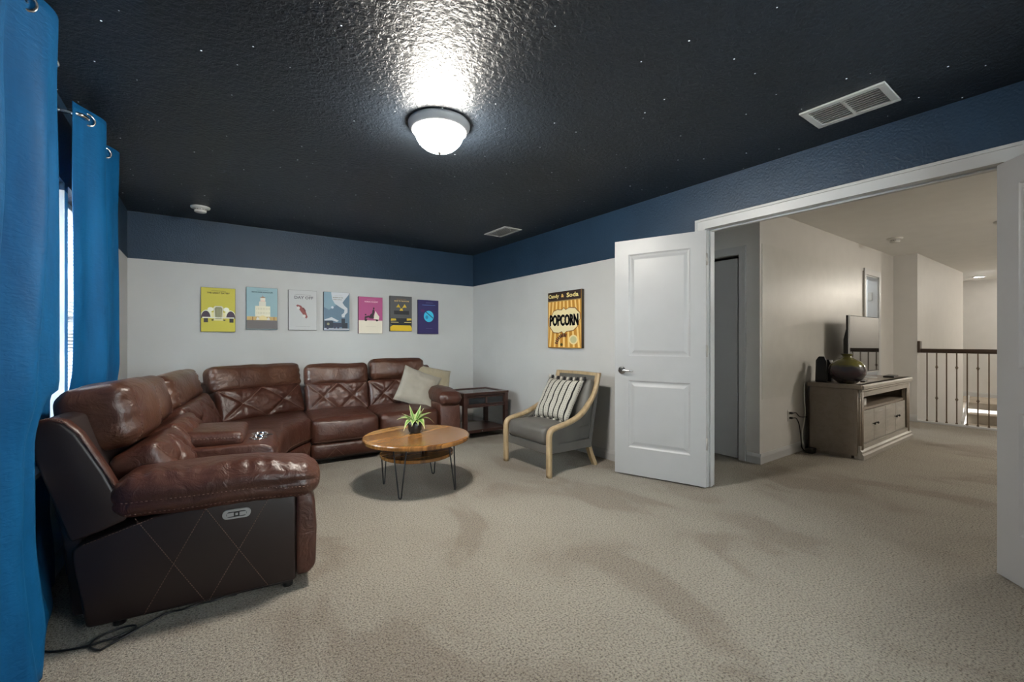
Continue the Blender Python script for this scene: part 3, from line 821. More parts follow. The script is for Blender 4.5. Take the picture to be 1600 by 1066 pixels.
# rounded front of the arm
fa = MB(); fa.prism([(.0, .115), (.004, .09), (.03, .062), (.085, .058), (.085, .49), (.05, .49), (.022, .46), (.004, .40), (-.004, .28)], .0, .245, 'x', .016, 3, smooth=True, X=FL)
fao = fa.obj('arm_front', 'leather', sofa, origin=SO)
def arm_pillow(X, x0, x1, y0, y1, z0, z1, seed, droop):
    w, d, h = x1-x0, y1-y0, z1-z0
    def fn(q, u):
        t = (q.y+d/2)/d
        q.z -= droop*(1-smooth01(t/.35))*(.65 if q.z > 0 else .35)
        if q.x*(1 if x0 < .6 else -1) < 0:          # gathered along the outer seam
            q.x += .010*math.exp(-((q.z+h*.08)/.012)**2)
        q.z += (.0035*math.sin(q.y*88+4*noise.noise(Vector((q.y*6, q.x*8, seed)))))*math.exp(-((q.x+(w*.32 if x0 < .6 else -w*.32))/.05)**2)*(1 if q.z > 0 else .3)
        q.z += .010*noise.noise(Vector((q.x*6, q.y*5, seed)))
        return q
    b = puff(w, d, h, min(w, h)*.40, (.008, .02, .016), .014, fn)
    s = -1 if x0 < .6 else 1
    return leather_part('arm_pillow', b, X @ Matrix.Translation(((x0+x1)/2, (y0+y1)/2, (z0+z1)/2)), 'leather',
                 [[(s*-.3*-1, -d/2+.04, -h*.10-droop*.5), (s*.3, -d/2+d*.35, -h*.08), (s*.3, d/2-.03, -h*.05)], [(s*.3, -d/2+.06, -h*.38-droop*.4), (s*.3, -d/2+d*.35, -h*.38), (s*.3, d/2-.03, -h*.36)]], (-s, 0, 0), dash=1, r=.0019)
arm_pillow(FL, -.035, .265, -.005, .755, .440, .612, 2, .045)
seat(FL, .235, .675, .02, .62, .22, .45, 1)
skirt(FL, .245, .670, .01, .10, .06, .24, (0,))
back_pad(FL, .445, .45, .43, .72, .52, math.radians(24), 1.3)
headrest(FL, .452, .45, .70, .995, .715, math.radians(10), 1.0, .26)
# --- console with lid and two cup holders
cs = MB()
cpoly = [(.20, .06), (.185, .30), (.185, .50), (.20, .535), (.24, .556), (.30, .562), (.80, .562), (.80, .06)]
cs.prism(cpoly, .68, 1.185, 'x', .016, 3, smooth=True, X=FL); cso = cs.obj('console', 'leather', sofa, origin=SO)
ld = puff(.40, .40, .085, .03, (0, 0, .012), .02); ldb = ld
leather_part('console_lid', ldb, FL @ Matrix.Translation((.93, .555, .595)) @ Matrix.Rotation(math.radians(2), 4, 'X'), 'leather', [[(-.3, -.19, .012), (-.3, .19, .012)]], (1, 0, 0), dash=1, r=.0016)
for k, cx in enumerate((.86, .99)):
    cu = MB(); X = FL @ Matrix.Translation((cx, .285, .562))
    cu.lathe([(.050, .0), (.050, .004), (.044, .006), (.040, .003), (.038, -.03), (.036, -.06), (0, -.062)], 32, X=X)
    o = cu.obj('cup_holder', 'chrome', cso, origin=SO); o.location = (0, 0, 0)
ps = MB(); ps.lathe([(0, .001), (.018, .001), (.018, .004), (.012, .006), (0, .006)], 20, X=FL @ Matrix.Translation((.93, .225, .562))); ps.obj('power_button', 'black_plastic', cso, origin=SO).location = (0, 0, 0)
back_pad(FL, .935, .48, .50, .72, .56, math.radians(24), 2.1)
headrest(FL, .93, .50, .69, .975, .755, math.radians(14), 2.0, .215)
# --- corner wedge: two backs
back_pad(FL, 1.70, 1.00, .45, .74, .60, math.radians(22), 3.7)
headrest(FL, 1.72, .95, .715, .965, .745, math.radians(16), 3.0, .20)
Li = FL.inverted()
wp = [(.815, 4.36), (.70, 4.24), (.585, 4.06), (.500, 3.80), (.445, 3.50), (-.08, 3.56), (-.02, 4.30), (.09, 4.70), (.86, 5.06)]
ws = MB(); ws.prism(wp, .225, .452, 'z', .05, 4, smooth=True); ws.tube([(x, y, .27) for x, y in wp[:5]], .002, 5, mat=1); ws.tube([(.77, 4.52, .4525), (.64, 4.42, .4525), (.55, 4.22, .4525), (.50, 3.95, .4525)], .0018, 5, mat=1); ws.obj('corner_seat_cushion', ['leather', 'seam'], sofa, origin=SO)
wk = MB(); wk.prism([(x*1.0+(.012 if i < 5 else 0)*-1, y+.012, ) for i, (x, y) in enumerate(wp)], .055, .225, 'z', .012, 2, smooth=True); 
for (p, q) in (((.80, 4.345, .07), (.722, 4.262, .21)), ((.80, 4.345, .21), (.70, 4.238, .07)), ((.69, 4.226, .10), (.60, 4.09, .20))):
    wk.tube([Vector(p)+Vector((.001, -.0015, 0)), Vector(q)+Vector((.001, -.0015, 0))], .002, 5, mat=1)
wk.obj('corner_base', ['leather', 'seam'], sofa, origin=SO)
back_pad(FD, .43, .84, .46, .725, -.03, math.radians(19), 5.2)
headrest(FD, .455, .90, .690, .955, .095, math.radians(14), 4.0, .19)
# --- right run along the back wall: two seats and an arm
for k, (x0, x1, ht, sd) in enumerate(((.0, .635, .935, 6.1), (.64, 1.275, .978, 7.4))):
    seat(FR, x0+.004, x1-.004, .0, .64, .19, .435, sd)
    skirt(FR, x0+.004, x1-.004, .015, .12, .055, .20, (-.10,))
    back_pad(FR, (x0+x1)/2+.03, .64, .44, .72, .52, math.radians(15), sd)
    headrest(FR, (x0+x1)/2+.035+.03*k, .655-.01*k, ht-.245, ht, .60, math.radians(10), sd, .20)
ra = MB(); ra.prism([(.0, .10), (.02, .06), (.08, .055), (.86, .055), (.86, .48), (.05, .50), (.012, .46), (-.004, .36), (-.004, .2)], 1.285, 1.52, 'x', .016, 3, smooth=True, X=FR)
ra.obj('arm_body', 'leather', sofa, origin=SO)
arm_pillow(FR, 1.275, 1.535, -.03, .74, .475, .635, 9, .03)
# backs of the modules (dark leatherette shells)
for X, x0, x1, nm in ((FL, .066, 2.30, 'l'), (FR, .12, 1.40, 'r')):
    sh = MB(); dy = 0 if nm == 'l' else -.07
    hz = 0 if nm == 'l' else -.07
    poly = [(1.0+dy, .80+hz), (.998+dy, .835+hz), (.975+dy, .862+hz), (.935+dy, .868+hz), (.895+dy, .855+hz), (.82+dy, .60), (.78+dy, .41), (.86+dy, .385), (.83+dy, .06), (.89+dy, .06), (.92+dy, .385)]
    sh.prism(poly, x0, x1, 'x', .012, 2, smooth=True, X=X); sh.obj('back_shell', 'leather_side', sofa, origin=SO)
cn = MB(); cn.prism([(-.42, 4.50), (-.33, 4.45), (.09, 4.92), (.78, 5.20), (.82, 5.30), (.05, 5.10)], .06, .78, 'z', .012, 2, smooth=True)
cn.obj('corner_back_shell', 'leather_side', sofa, origin=SO)
# hidden base frame that carries the seats
bs = MB(); bs.box((.02, .10, .03), (2.30, .80, .22), X=FL); bs.box((.0, .10, .03), (1.5, .78, .22), X=FR); bs.obj('base_frame', 'black_plastic', sofa, origin=SO)
for X, pts in ((FL, ((.06, .12), (.06, .74), (2.2, .7))), (FR, ((.05, .15), (1.45, .15), (1.45, .7)))):
    for x, y in pts: MB().lathe([(0, 0), (.022, 0), (.022, .04), (0, .04)], 12, X=X @ Matrix.Translation((x, y, 0))).obj('foot', 'black_plastic', sofa, origin=SO)
# right end of the back of the run
we = MB(); we.prism([(p-.07, q) for p, q in wing_poly], 1.40, 1.475, 'x', .014, 3, smooth=True, X=FR); we.obj('back_side_panel', 'leather', sofa, origin=SO)

# power lead on the carpet behind the near arm
cbm = MB()
pts = []
for k in range(60):
    t = k/59; a = PI*1.1+t*PI*2.1
    pts.append((-.40+.16*t+.10*math.cos(a), 2.36-.10*t+.055*math.sin(a), .006))
pts += [(-.14+.02*k, 2.36+.004*math.sin(k*1.3), .006) for k in range(14)]
cbm.tube(pts, .004, 6); tag(cbm.obj('power_cable', 'black_plastic'), 'thin black power cable looped on the carpet at the sofa arm by the curtain', 'cable')

# ------------------------------------------------------------------ cushions
def cushion_bm(w, h, t, seed, n=26, crumple=.02):
    b = bmesh.new(); vs = {}
    for s in (1, -1):
        for i in range(n+1):
            for j in range(n+1):
                u, v = 2*i/n-1, 2*j/n-1
                edge = i in (0, n) or j in (0, n)
                if s == -1 and edge: vs[(s, i, j)] = vs[(1, i, j)]; continue
                x = u*w/2*(1-.07*(1-v*v)) ; y = v*h/2*(1-.07*(1-u*u))
                z = 0 if edge else s*t/2*((1-u**4)*(1-v**4))**.55
                z += crumple*noise.noise(Vector((u*2.2+seed, v*2.2, seed)))*(1-abs(u*v))
                if not edge: z += .25*crumple*noise.noise(Vector((u*6+seed, v*6, s)))
                vs[(s, i, j)] = b.verts.new((x, y, z))
    for s in (1, -1):
        for i in range(n):
            for j in range(n):
                q = [vs[(s, i, j)], vs[(s, i+1, j)], vs[(s, i+1, j+1)], vs[(s, i, j+1)]]
                b.faces.new(q if s == 1 else q[::-1])
    return b
def place(o, p, xa, ya):
    """put object so its local x runs along xa and local y along ya"""
    X = Vector(xa).normalized(); Y = Vector(ya); Y = (Y-X*Y.dot(X)).normalized(); Z = X.cross(Y)
    o.matrix_world = Matrix(((X.x, Y.x, Z.x, p[0]), (X.y, Y.y, Z.y, p[1]), (X.z, Y.z, Z.z, p[2]), (0, 0, 0, 1)))
def edge_pts(w, h, t=1.0, n=14, seed=0, crumple=.02):
    E = []
    for k in range(n*4):
        s = k//n; f = (k % n)/n*2-1
        u, v = ((f, -1), (1, f), (-f, 1), (-1, -f))[s]
        x = u*w/2*(1-.07*(1-v*v)); y = v*h/2*(1-.07*(1-u*u)); z = crumple*noise.noise(Vector((u*2.2+seed, v*2.2, seed)))*(1-abs(u*v))
        E.append((x*t, y*t, z))
    return E
c1 = MB(); c1.bm(cushion_bm(.45, .45, .15, 3.0), 0, True); c1o = c1.obj('throw_pillow', 'beige_cloth')
tag(c1o, 'plain taupe linen throw pillow lying diagonally across the right seat of the sofa', 'pillow')
pb = MB(); pb.tube(edge_pts(.45, .45, 1.0, 14, 3.0), .004, 6, closed=True); pb.obj('piping', 'beige_cloth', c1o)
place(c1o, (2.005, 4.70, .625), (.86, -.28, -.36), (.34, .40, .82))
c2b = MB(); c2b.bm(cushion_bm(.44, .44, .14, 8.0), 0, True); c2o = c2b.obj('throw_pillow', 'tan_cloth')
tag(c2o, 'tan throw pillow leaning on the right sofa arm, mostly hidden behind the taupe one', 'pillow')
pb = MB(); pb.tube(edge_pts(.44, .44, 1.0, 14, 8.0), .004, 6, closed=True); pb.obj('piping', 'tan_cloth', c2o)
place(c2o, (2.23, 4.80, .665), (.93, -.20, -.22), (.16, .55, .80))

# ------------------------------------------------------------------ coffee table with plant
ct_ = thing('coffee_table', 'round two-tier wooden coffee table on black hairpin legs', 'table', (1.387, 3.275, 0), 0)
MB().lathe([(0, .383), (.400, .383), (.4145, .387), (.4165, .395), (.4165, .410), (.412, .418), (.404, .421), (0, .421)], 96, smooth=False).obj('tabletop', 'top_wood', ct_).rotation_euler = (0, 0, math.radians(18))
MB().lathe([(0, .262), (.282, .262), (.287, .266), (.287, .284), (.283, .288), (0, .288)], 80, smooth=False).obj('lower_shelf', 'top_wood', ct_)
for x, y in ((-.195, .214), (-.214, -.192), (.214, -.243), (.25, .235)):
    ang = math.atan2(y, x); dx, dy = math.cos(ang), math.sin(ang); tx, ty = -dy, dx
    rt = .30
    l = MB()
    foot = Vector((x, y, .0))
    for s in (-1, 1):
        top = Vector((dx*rt*.97+tx*.055*s, dy*rt*.97+ty*.055*s, .383))
        l.tube([top, Vector((x+tx*.010*s, y+ty*.010*s, .014)), Vector((x+tx*.003*s, y+ty*.003*s, .005))], .0056, 8)
    l.tube([(x-tx*.01, y-ty*.01, .014), (x-tx*.004, y-ty*.004, .0052), (x+tx*.004, y+ty*.004, .0052), (x+tx*.01, y+ty*.01, .014)], .0056, 8)
    l.box((-.02, -.07, .378), (.02, .07, .383), X=Matrix.Translation((dx*rt*.97, dy*rt*.97, 0)) @ Matrix.Rotation(ang, 4, 'Z'))
    l.obj('leg', 'black_metal', ct_)
for k in range(3):
    a = 2*PI*k/3+.5; MB().lathe([(0, .288), (.012, .288), (.012, .383), (0, .383)], 12, X=Matrix.Translation((.12*math.cos(a), .12*math.sin(a), 0))).obj('shelf_post', 'dark_wood', ct_)
pl = thing('potted_plant', 'small variegated green plant in a ribbed black pot on the coffee table', 'plant', (1.400, 3.345, .421))
MB().lathe([(0, 0), (.040, 0), (.050, .010), (.056, .028), (.058, .060), (.058, .092), (.054, .094), (.051, .088), (0, .086)], 64, fn=lambda a, r, z: r*(1-.035*abs(math.sin(a*6))) if r > .03 and z < .09 else r).obj('pot', 'pot', pl)
MB().lathe([(0, .100), (.03, .098), (.050, .090), (.050, .084)], 24).obj('soil', 'soil', pl)
def leaf(mb, ed, ang, L, wd, rise, droop):
    n = 10; base = len(mb.v); vs = []; fs = []
    for i in range(n+1):
        t = i/n; r = L*t*(1-.08*t); z = .095+rise*t-droop*t*t*t; w = wd*math.sin(PI*min(1, t*.93+.07)**.8)*(1-t**6)+.0008
        for k, s in enumerate((-1, -.5, 0, .5, 1)):
            px, py = .010+r, s*w
            vs.append((px*math.cos(ang)-py*math.sin(ang), px*math.sin(ang)+py*math.cos(ang), z+abs(s)*w*.35)); ed.append(max(abs(s), t*t*.95) if abs(s) < .9 else 1.0)
    for i in range(n):
        for k in range(4): a = i*5+k; fs.append((a, a+1, a+6, a+5))
    mb.add(vs, fs, 0, True)
specs = [(-2.6, .150, .016, .05, .105), (-2.15, .135, .018, .05, .07), (-1.25, .115, .022, .045, .10), (-.75, .130, .015, .09, .02), (-.3, .155, .013, .06, .085), (.2, .13, .015, .075, .03),
         (.8, .12, .014, .09, .01), (1.5, .12, .015, .07, .02), (2.3, .13, .016, .06, .03), (3.0, .15, .017, .065, .045), (-3.0, .12, .015, .085, .01), (-1.7, .09, .014, .03, .05), (.5, .07, .010, .12, 0), (2.0, .06, .009, .13, 0), (-1.0, .08, .011, .11, 0), (-.1, .14, .012, .09, .03)]
for sp_ in specs:
    mb = MB(); ed = []; leaf(mb, ed, sp_[0], sp_[1], sp_[2]*1.45, *sp_[3:]); o = mb.obj('leaf', 'leaf', pl, recalc=False)
    at = o.data.attributes.new('edge', 'FLOAT', 'POINT'); at.data.foreach_set('value', ed)
    s = o.modifiers.new('t', 'SOLIDIFY'); s.thickness = .001

# ------------------------------------------------------------------ side table
tt = thing('side_table', 'dark brown square side table with glass inset top between sofa arm and armchair', 'table', (2.775, 4.70, 0))
W2, D2, H2 = .318, .262, .555
tp = MB()
for lo, hi in (((-W2, -D2), (W2, -D2+.05)), ((-W2, D2-.05), (W2, D2)), ((-W2, -D2+.05), (-W2+.05, D2-.05)), ((W2-.05, -D2+.05), (W2, D2-.05))): tp.box((*lo, H2-.028), (*hi, H2), .004)
tp.obj('top_frame', 'dark_wood', tt)
MB().box((-W2+.05, -D2+.05, H2-.020), (W2-.05, D2-.05, H2-.010)).obj('glass_inset', 'dark_glass', tt)
for sx in (-1, 1):
    for sy in (-1, 1):
        MB().box((sx*(W2-.03)-.025, sy*(D2-.03)-.025, 0), (sx*(W2-.03)+.025, sy*(D2-.03)+.025, H2-.028), .003).obj('leg', 'dark_wood', tt)
ap = MB()
for lo, hi in (((-W2+.05, D2-.045, .40), (W2-.05, D2-.02, H2-.028)), ((-W2+.015, -D2+.05, .40), (-W2+.035, D2-.05, H2-.028)), ((W2-.035, -D2+.05, .40), (W2-.015, D2-.05, H2-.028)), ((-W2+.05, -D2+.02, .375), (W2-.05, -D2+.045, .400)), ((-W2+.05, -D2+.02, H2-.045), (W2-.05, -D2+.045, H2-.028))): ap.box(lo, hi, .002)
ap.obj('apron', 'dark_wood', tt)
dr = MB()
for lo, hi in (((-W2+.058, -D2+.012, .403), (W2-.058, -D2+.03, .418)), ((-W2+.058, -D2+.012, .492), (W2-.058, -D2+.03, .508)), ((-W2+.058, -D2+.012, .403), (-W2+.075, -D2+.03, .508)), ((W2-.075, -D2+.012, .403), (W2-.058, -D2+.03, .508)), ((-.012, -D2+.012, .403), (.012, -D2+.03, .508))): dr.box(lo, hi, .002)
dro = dr.obj('drawer', 'dark_wood', tt)
MB().box((-W2+.07, -D2+.020, .41), (W2-.07, -D2+.024, .50)).obj('drawer_glass', 'drawer_glass', dro)
shf = MB(); shf.box((-W2+.02, -D2+.02, .075), (W2-.02, D2-.02, .110), .003); shf.obj('lower_shelf', 'dark_wood', tt)
MB().lathe([(0, 0), (.008, 0), (.008, .006), (0, .007)], 14, X=Matrix.Translation((-.06, -D2+.02, .09)) @ Matrix.Rotation(PI/2, 4, 'X')).obj('screw_cap', 'nickel', tt)

# ------------------------------------------------------------------ armchair
ch = thing('armchair', 'low grey leather armchair with a light oak frame beside the open door', 'armchair', (2.40, 3.165, 0))
rail = [(0, 0), (0, .12), (.0, .25), (.0, .335), (.006, .372), (.022, .398), (.055, .414), (.12, .426), (.22, .446), (.32, .478), (.41, .522), (.48, .570), (.545, .628), (.59, .690), (.620, .760), (.640, .830), (.648, .858)]
def sm_path(p, k=3):
    out = []
    for i in range(len(p)-1):
        P0, P1, P2, P3 = p[max(i-1, 0)], p[i], p[i+1], p[min(i+2, len(p)-1)]
        for q in range(k):
            t = q/k
            out.append(tuple(.5*((2*P1[d])+(-P0[d]+P2[d])*t+(2*P0[d]-5*P1[d]+4*P2[d]-P3[d])*t*t+(-P0[d]+3*P1[d]-3*P2[d]+P3[d])*t**3) for d in range(2)))
    out.append(p[-1]); return out
rp = sm_path(rail)
prf = [(-.026, -.012), (-.020, -.018), (.020, -.018), (.026, -.012), (.026, .012), (.020, .018), (-.020, .018), (-.026, .012)]
HY = .325
def yw(t): return HY-.045*smooth01((t-.3)/.35)
for s in (-1, 1):
    f_ = MB(); f_.sweep([(x, s*yw(x), z) for x, z in rp], prf, (0, 1, 0)); f_.obj('side_frame', 'oak', ch)
    sd = MB(); poly = [(x+.012, z-.014) for x, z in rp if z > .30 and x < .64]
    poly = [(.018, .195)]+poly+[(.655, .83), (.60, .55), (.545, .175)]
    sd.prism(poly, s*.295-.010, s*.295+.010, 'y', .003, 2)
    for i, (x, y, z) in enumerate(sd.v): sd.v[i] = (x, y-s*.045*smooth01((x-.3)/.35), z)
    sd.obj('side_panel', 'grey_leather', ch)
    rg = MB(); rg.sweep([(.535, s*.255, .20), (.565, s*.262, .10), (.612, s*.268, 0)], [(-.022, -.018), (.022, -.018), (.022, .018), (-.022, .018)], (0, 1, 0), smooth=False); rg.obj('leg', 'oak', ch)
tr_ = MB(); tr_.sweep([(.648, -.30, .852), (.650, 0, .856), (.648, .30, .852)], [(-.018, -.014), (.018, -.014), (.018, .014), (-.018, .014)], (1, 0, 0), smooth=False); tr_.obj('top_rail', 'oak', ch)
bk = puff(.55, .075, .545, .025, (0, .02, 0), .03)
mb = MB(); Rz = Matrix.Rotation(-PI/2, 4, 'Z')
mb.bm(bk, 0, True, Matrix.Translation((.500, 0, .548)) @ Matrix.Rotation(math.radians(19), 4, 'Y') @ Matrix.Rotation(PI/2, 4, 'Z')); mb.obj('backrest', 'grey_leather', ch)
bb = MB(); bb.prism([(.50, .18), (.545, .175), (.672, .835), (.64, .845)], -.285, .285, 'y', .004); bb.obj('back_panel', 'grey_leather', ch)
sc_ = puff(.56, .57, .155, .04, (0, .012, .022), .025)
mb = MB(); mb.bm(sc_, 0, True, Matrix.Translation((.275, 0, .335)) @ Matrix.Rotation(math.radians(1.5), 4, 'Y') @ Matrix.Rotation(PI/2, 4, 'Z')); mb.obj('seat_cushion', 'grey_leather', ch)
MB().box((.008, -.298, .185), (.54, .298, .265), .006).obj('seat_rail', 'grey_leather', ch)
c3b = MB(); c3b.bm(cushion_bm(.47, .44, .13, 12.0, crumple=.012), 0, True); c3o = c3b.obj('striped_pillow', 'stripes')
tag(c3o, 'black and cream striped woven pillow with tassels on the grey armchair', 'pillow')
E = edge_pts(.47, .44, 1.0, 11, 12, .012)
for k, (x, y, z) in enumerate(E):
    if abs(y) < .19: continue
    tgt = MB()
    sg = 1 if y > 0 else -1
    tgt.tube([(x, y-.006*sg, z), (x+.003, y+.008*sg, z+.006), (x-.003, y+.026*sg, z+.004), (x, y+.036*sg, z+.002)], [.007, .013, .012, .004], 7); tgt.obj('tassel', 'cream_yarn' if k % 2 else 'black_yarn', c3o)
place(c3o, (2.785, 3.165, .610), (.06, -1, .0), (.52, .05, .85))

# ------------------------------------------------------------------ pictures
def lin(r, g, b): return tuple(((x/255+.055)/1.055)**2.4 if x/255 > .04045 else x/255/12.92 for x in (r, g, b))
PC = {}
def pm(rgb):
    if rgb not in PC: PC[rgb] = simple('print_%02x%02x%02x' % rgb, tuple(min(.95, x*1.55) for x in lin(*rgb)), .55, vary=.0)
    return PC[rgb]
def text_mesh(body, size):
    c = bpy.data.curves.new('t', 'FONT'); c.body = body; c.size = size; c.align_x = 'CENTER'; c.align_y = 'CENTER'; c.resolution_u = 2; c.offset = size*.028
    o = bpy.data.objects.new('t', c); COL.objects.link(o); bpy.context.view_layer.update()
    me = bpy.data.meshes.new_from_object(o.evaluated_get(bpy.context.evaluated_depsgraph_get()))
    vs = [tuple(v.co) for v in me.vertices]; fs = [tuple(p.vertices) for p in me.polygons]
    bpy.data.objects.remove(o); bpy.data.curves.remove(c); bpy.data.meshes.remove(me); return vs, fs
def ell(cx, cy, rx, ry, n=24, a0=0, a1=2*PI):
    full = abs(a1-a0-2*PI) < 1e-6
    return [(cx+rx*math.cos(a0+(a1-a0)*k/(n if full else n-1)), cy+ry*math.sin(a0+(a1-a0)*k/(n if full else n-1))) for k in range(n)]
def rect(a, b, c, d): return [(a, b), (c, b), (c, d), (a, d)]
def rotp(p, a, c): return [(c[0]+(x-c[0])*math.cos(a)-(y-c[1])*math.sin(a), c[1]+(x-c[0])*math.sin(a)+(y-c[1])*math.cos(a)) for x, y in p]
def picture(name, label, cat, loc, rz, w, h, bg, edge, layers, texts, group=None, depth=.03):
    """canvas hung on the wall; artwork coordinates run 0..1 across and 0..1.5 up"""
    mb = MB(); mats = [pm(bg), pm(edge)]; idx = {bg: 0, edge: 1}
    def mi(c):
        if c not in idx: idx[c] = len(mats); mats.append(pm(c))
        return idx[c]
    mb.box((-w/2, -depth, -h/2), (w/2, 0, h/2), .002, mat=1)  # edge colours are darkened to paint the shade on the canvas sides
    mb.add([(-w/2+.002, -depth-.0004, -h/2+.002), (w/2-.002, -depth-.0004, -h/2+.002), (w/2-.002, -depth-.0004, h/2-.002), (-w/2+.002, -depth-.0004, h/2-.002)], [(0, 1, 2, 3)], 0)
    k = 2
    sx = w; sy = h/1.5
    for c, poly in layers:
        poly = [(min(.99, max(.01, px)), min(1.495, max(.005, py))) for px, py in poly]
        y = -depth-.0004-.00025*k; k += 1
        mb.add([((px-.5)*sx, y, (py-.75)*sy) for px, py in poly], [tuple(range(len(poly)))], mi(c))
    for body, cx, cy, width, hgt, c, ang in texts:
        vs, fs = text_mesh(body, 1.0); xs = [v[0] for v in vs]; ys = [v[1] for v in vs]
        kx = width/(max(xs)-min(xs)); ky = hgt/(max(ys)-min(ys)); mx = (max(xs)+min(xs))/2; my = (max(ys)+min(ys))/2
        y = -depth-.0004-.00025*k
        pts = [((v[0]-mx)*kx, (v[1]-my)*ky) for v in vs]
        pts = [(cx+a*math.cos(ang)-b*math.sin(ang), cy+a*math.sin(ang)+b*math.cos(ang)) for a, b in pts]
        mb.add([((a-.5)*sx, y, (b-.75)*sy) for a, b in pts], fs, mi(c))
    o = mb.obj(name, mats, recalc=False); o.location = loc; o.rotation_euler = (0, 0, rz)
    tag(o, label, cat, group); return o
G = 'canvas prints in a row above the sofa'
def small(cx, cy, w, c, n=18):
    """fine print too small to read"""
    L = []; random.seed(int(cy*1000)); x = cx-w/2
    while x < cx+w/2:
        d = random.uniform(.006, .02); L.append((c, rect(x, cy-.006, min(x+d, cx+w/2), cy+.006))); x += d+.007
    return L
K = (45, 38, 38)
Y = (176, 166, 60)
car = [((214, 208, 180), ell(.17, .46, .20, .28, 20, 0, PI)), ((214, 208, 180), ell(.83, .46, .20, .28, 20, 0, PI)), ((60, 45, 60), ell(.14, .46, .135, .25, 20, 0, PI)), ((60, 45, 60), ell(.86, .46, .135, .25, 20, 0, PI)),
       ((205, 198, 150), rect(.30, .46, .70, .66)), ((190, 188, 165), [(.38, .40), (.62, .40), (.65, .82), (.60, .88), (.40, .88), (.35, .82)]), ((120, 120, 90), [(.41, .44), (.59, .44), (.61, .80), (.57, .84), (.43, .84), (.39, .80)]),
       ((215, 212, 190), ell(.27, .76, .085, .075)), ((215, 212, 190), ell(.73, .76, .085, .075)), ((210, 205, 190), rect(.04, .46, .96, .50)), (K, rect(.08, .32, .20, .46)), (K, rect(.82, .32, .94, .46)), (K, rect(.30, .38, .70, .42)), ((200, 195, 150), rect(.36, .38, .64, .43))]
car += [((165, 160, 125), rect(.43+.03*i, .45, .44+.03*i, .80)) for i in range(6)]
picture('canvas_print', 'yellow canvas print of an antique car front, leftmost in the row', 'picture', (.118, BY-.001, 1.501), 0, .305, .468, Y, (60, 50, 25), car+small(.5, 1.39, .42, (90, 80, 40)), [('THE GREAT GATSBY', .5, 1.32, .66, .052, (85, 75, 25), 0)], G)
SB = (130, 158, 165)
bld = [((205, 200, 180), rect(.28, .42, .76, .84)), ((195, 190, 175), rect(.40, .84, .62, 1.0)), ((205, 198, 185), rect(.44, 1.0, .60, 1.15)), ((150, 120, 100), [(.41, 1.13), (.63, 1.13), (.52, 1.19)]), ((150, 120, 110), rect(.515, 1.17, .525, 1.25)), ((190, 90, 80), rect(.44, 1.02, .60, 1.03)),
       ((178, 150, 95), rect(.02, .33, .98, .46)), ((205, 190, 140), ell(.52, .34, .15, .16, 20, 0, PI)), ((200, 195, 185), ell(.36, .34, .05, .10, 12, 0, PI)), ((200, 195, 185), ell(.70, .34, .05, .10, 12, 0, PI)), ((95, 90, 90), rect(.0, .02, 1, .33)), ((110, 70, 50), rect(.19, .33, .21, .45)), ((110, 70, 50), rect(.87, .33, .89, .45))]
bld += [((185, 180, 160), rect(.32+.05*i, .70, .34+.05*i, .78)) for i in range(9)]+[((185, 180, 160), rect(.32+.05*i, .55, .34+.05*i, .63)) for i in range(9)]
picture('canvas_print', 'pale blue canvas print of a cream tower building', 'picture', (.523, BY-.001, 1.532), 0, .305, .468, SB, (45, 55, 55), bld+small(.5, 1.40, .36, (85, 105, 110)), [('MOONRISE KINGDOM', .5, 1.33, .66, .05, (75, 98, 105), 0)], G)
redcar = [((120, 62, 60), rotp([(.20, .70), (.30, .78), (.60, .79), (.78, .74), (.80, .66), (.20, .64)], -.98, (.5, .72))), ((180, 178, 175), rotp(ell(.32, .655, .055, .055), -.98, (.5, .72))), ((180, 178, 175), rotp(ell(.68, .655, .055, .055), -.98, (.5, .72))), ((95, 45, 45), rotp([(.36, .76), (.42, .82), (.54, .82), (.60, .77)], -.98, (.5, .72)))]
picture('canvas_print', 'white canvas print of a small tilted red car, third in the row', 'picture', (.938, BY-.001, 1.530), 0, .305, .468, (165, 165, 165), (55, 55, 55), redcar+small(.5, 1.33, .56, (110, 108, 110))+small(.5, .14, .5, (130, 128, 130)), [('DAY OFF', .53, 1.22, .66, .11, (95, 92, 98), 0)], G)
smk = [((84, 105, 122), [(0, 0), (1, 0), (1, 1.5), (.62, 1.1), (.2, .8), (.0, .9)]), ((176, 178, 182), [(.28, 1.5), (.32, 1.22), (.42, 1.05), (.62, .92), (.80, .82), (.78, .70), (.68, .62), (.70, .52), (.80, .52), (.82, .62), (.92, .72), (.92, .88), (.80, .98), (.72, 1.10), (.85, 1.28), (.96, 1.42), (.98, 1.5)]), ((176, 180, 186), ell(.33, .90, .05, .05)),
       ((176, 178, 182), [(.03, .42), (.30, .52), (.58, .38), (.50, .34), (.30, .40), (.04, .38)]), ((38, 44, 56), rect(.02, .10, .36, .37)), ((46, 52, 66), rect(.36, .14, .90, .30)), ((34, 40, 52), rect(.68, .30, .82, .47)), ((34, 40, 52), rect(.70, .08, .92, .30)), ((120, 120, 95), ell(.17, .25, .05, .05)), ((160, 162, 168), rect(.02, .03, .98, .08)),
       ((50, 52, 70), ell(.42, .12, .05, .05)), ((50, 52, 70), ell(.55, .12, .05, .05)), ((50, 52, 70), ell(.15, .10, .05, .05))]
picture('canvas_print', 'blue-grey canvas print of a steam train under white smoke, fourth in the row', 'picture', (1.318, BY-.001, 1.532), 0, .302, .468, (110, 135, 148), (40, 45, 52), smk+small(.56, 1.37, .30, (150, 145, 130)), [('MURDER ON THE', .54, 1.29, .38, .045, (110, 105, 90), 0), ('ORIENT EXPRESS', .52, 1.21, .34, .04, (120, 112, 98), 0)], G)
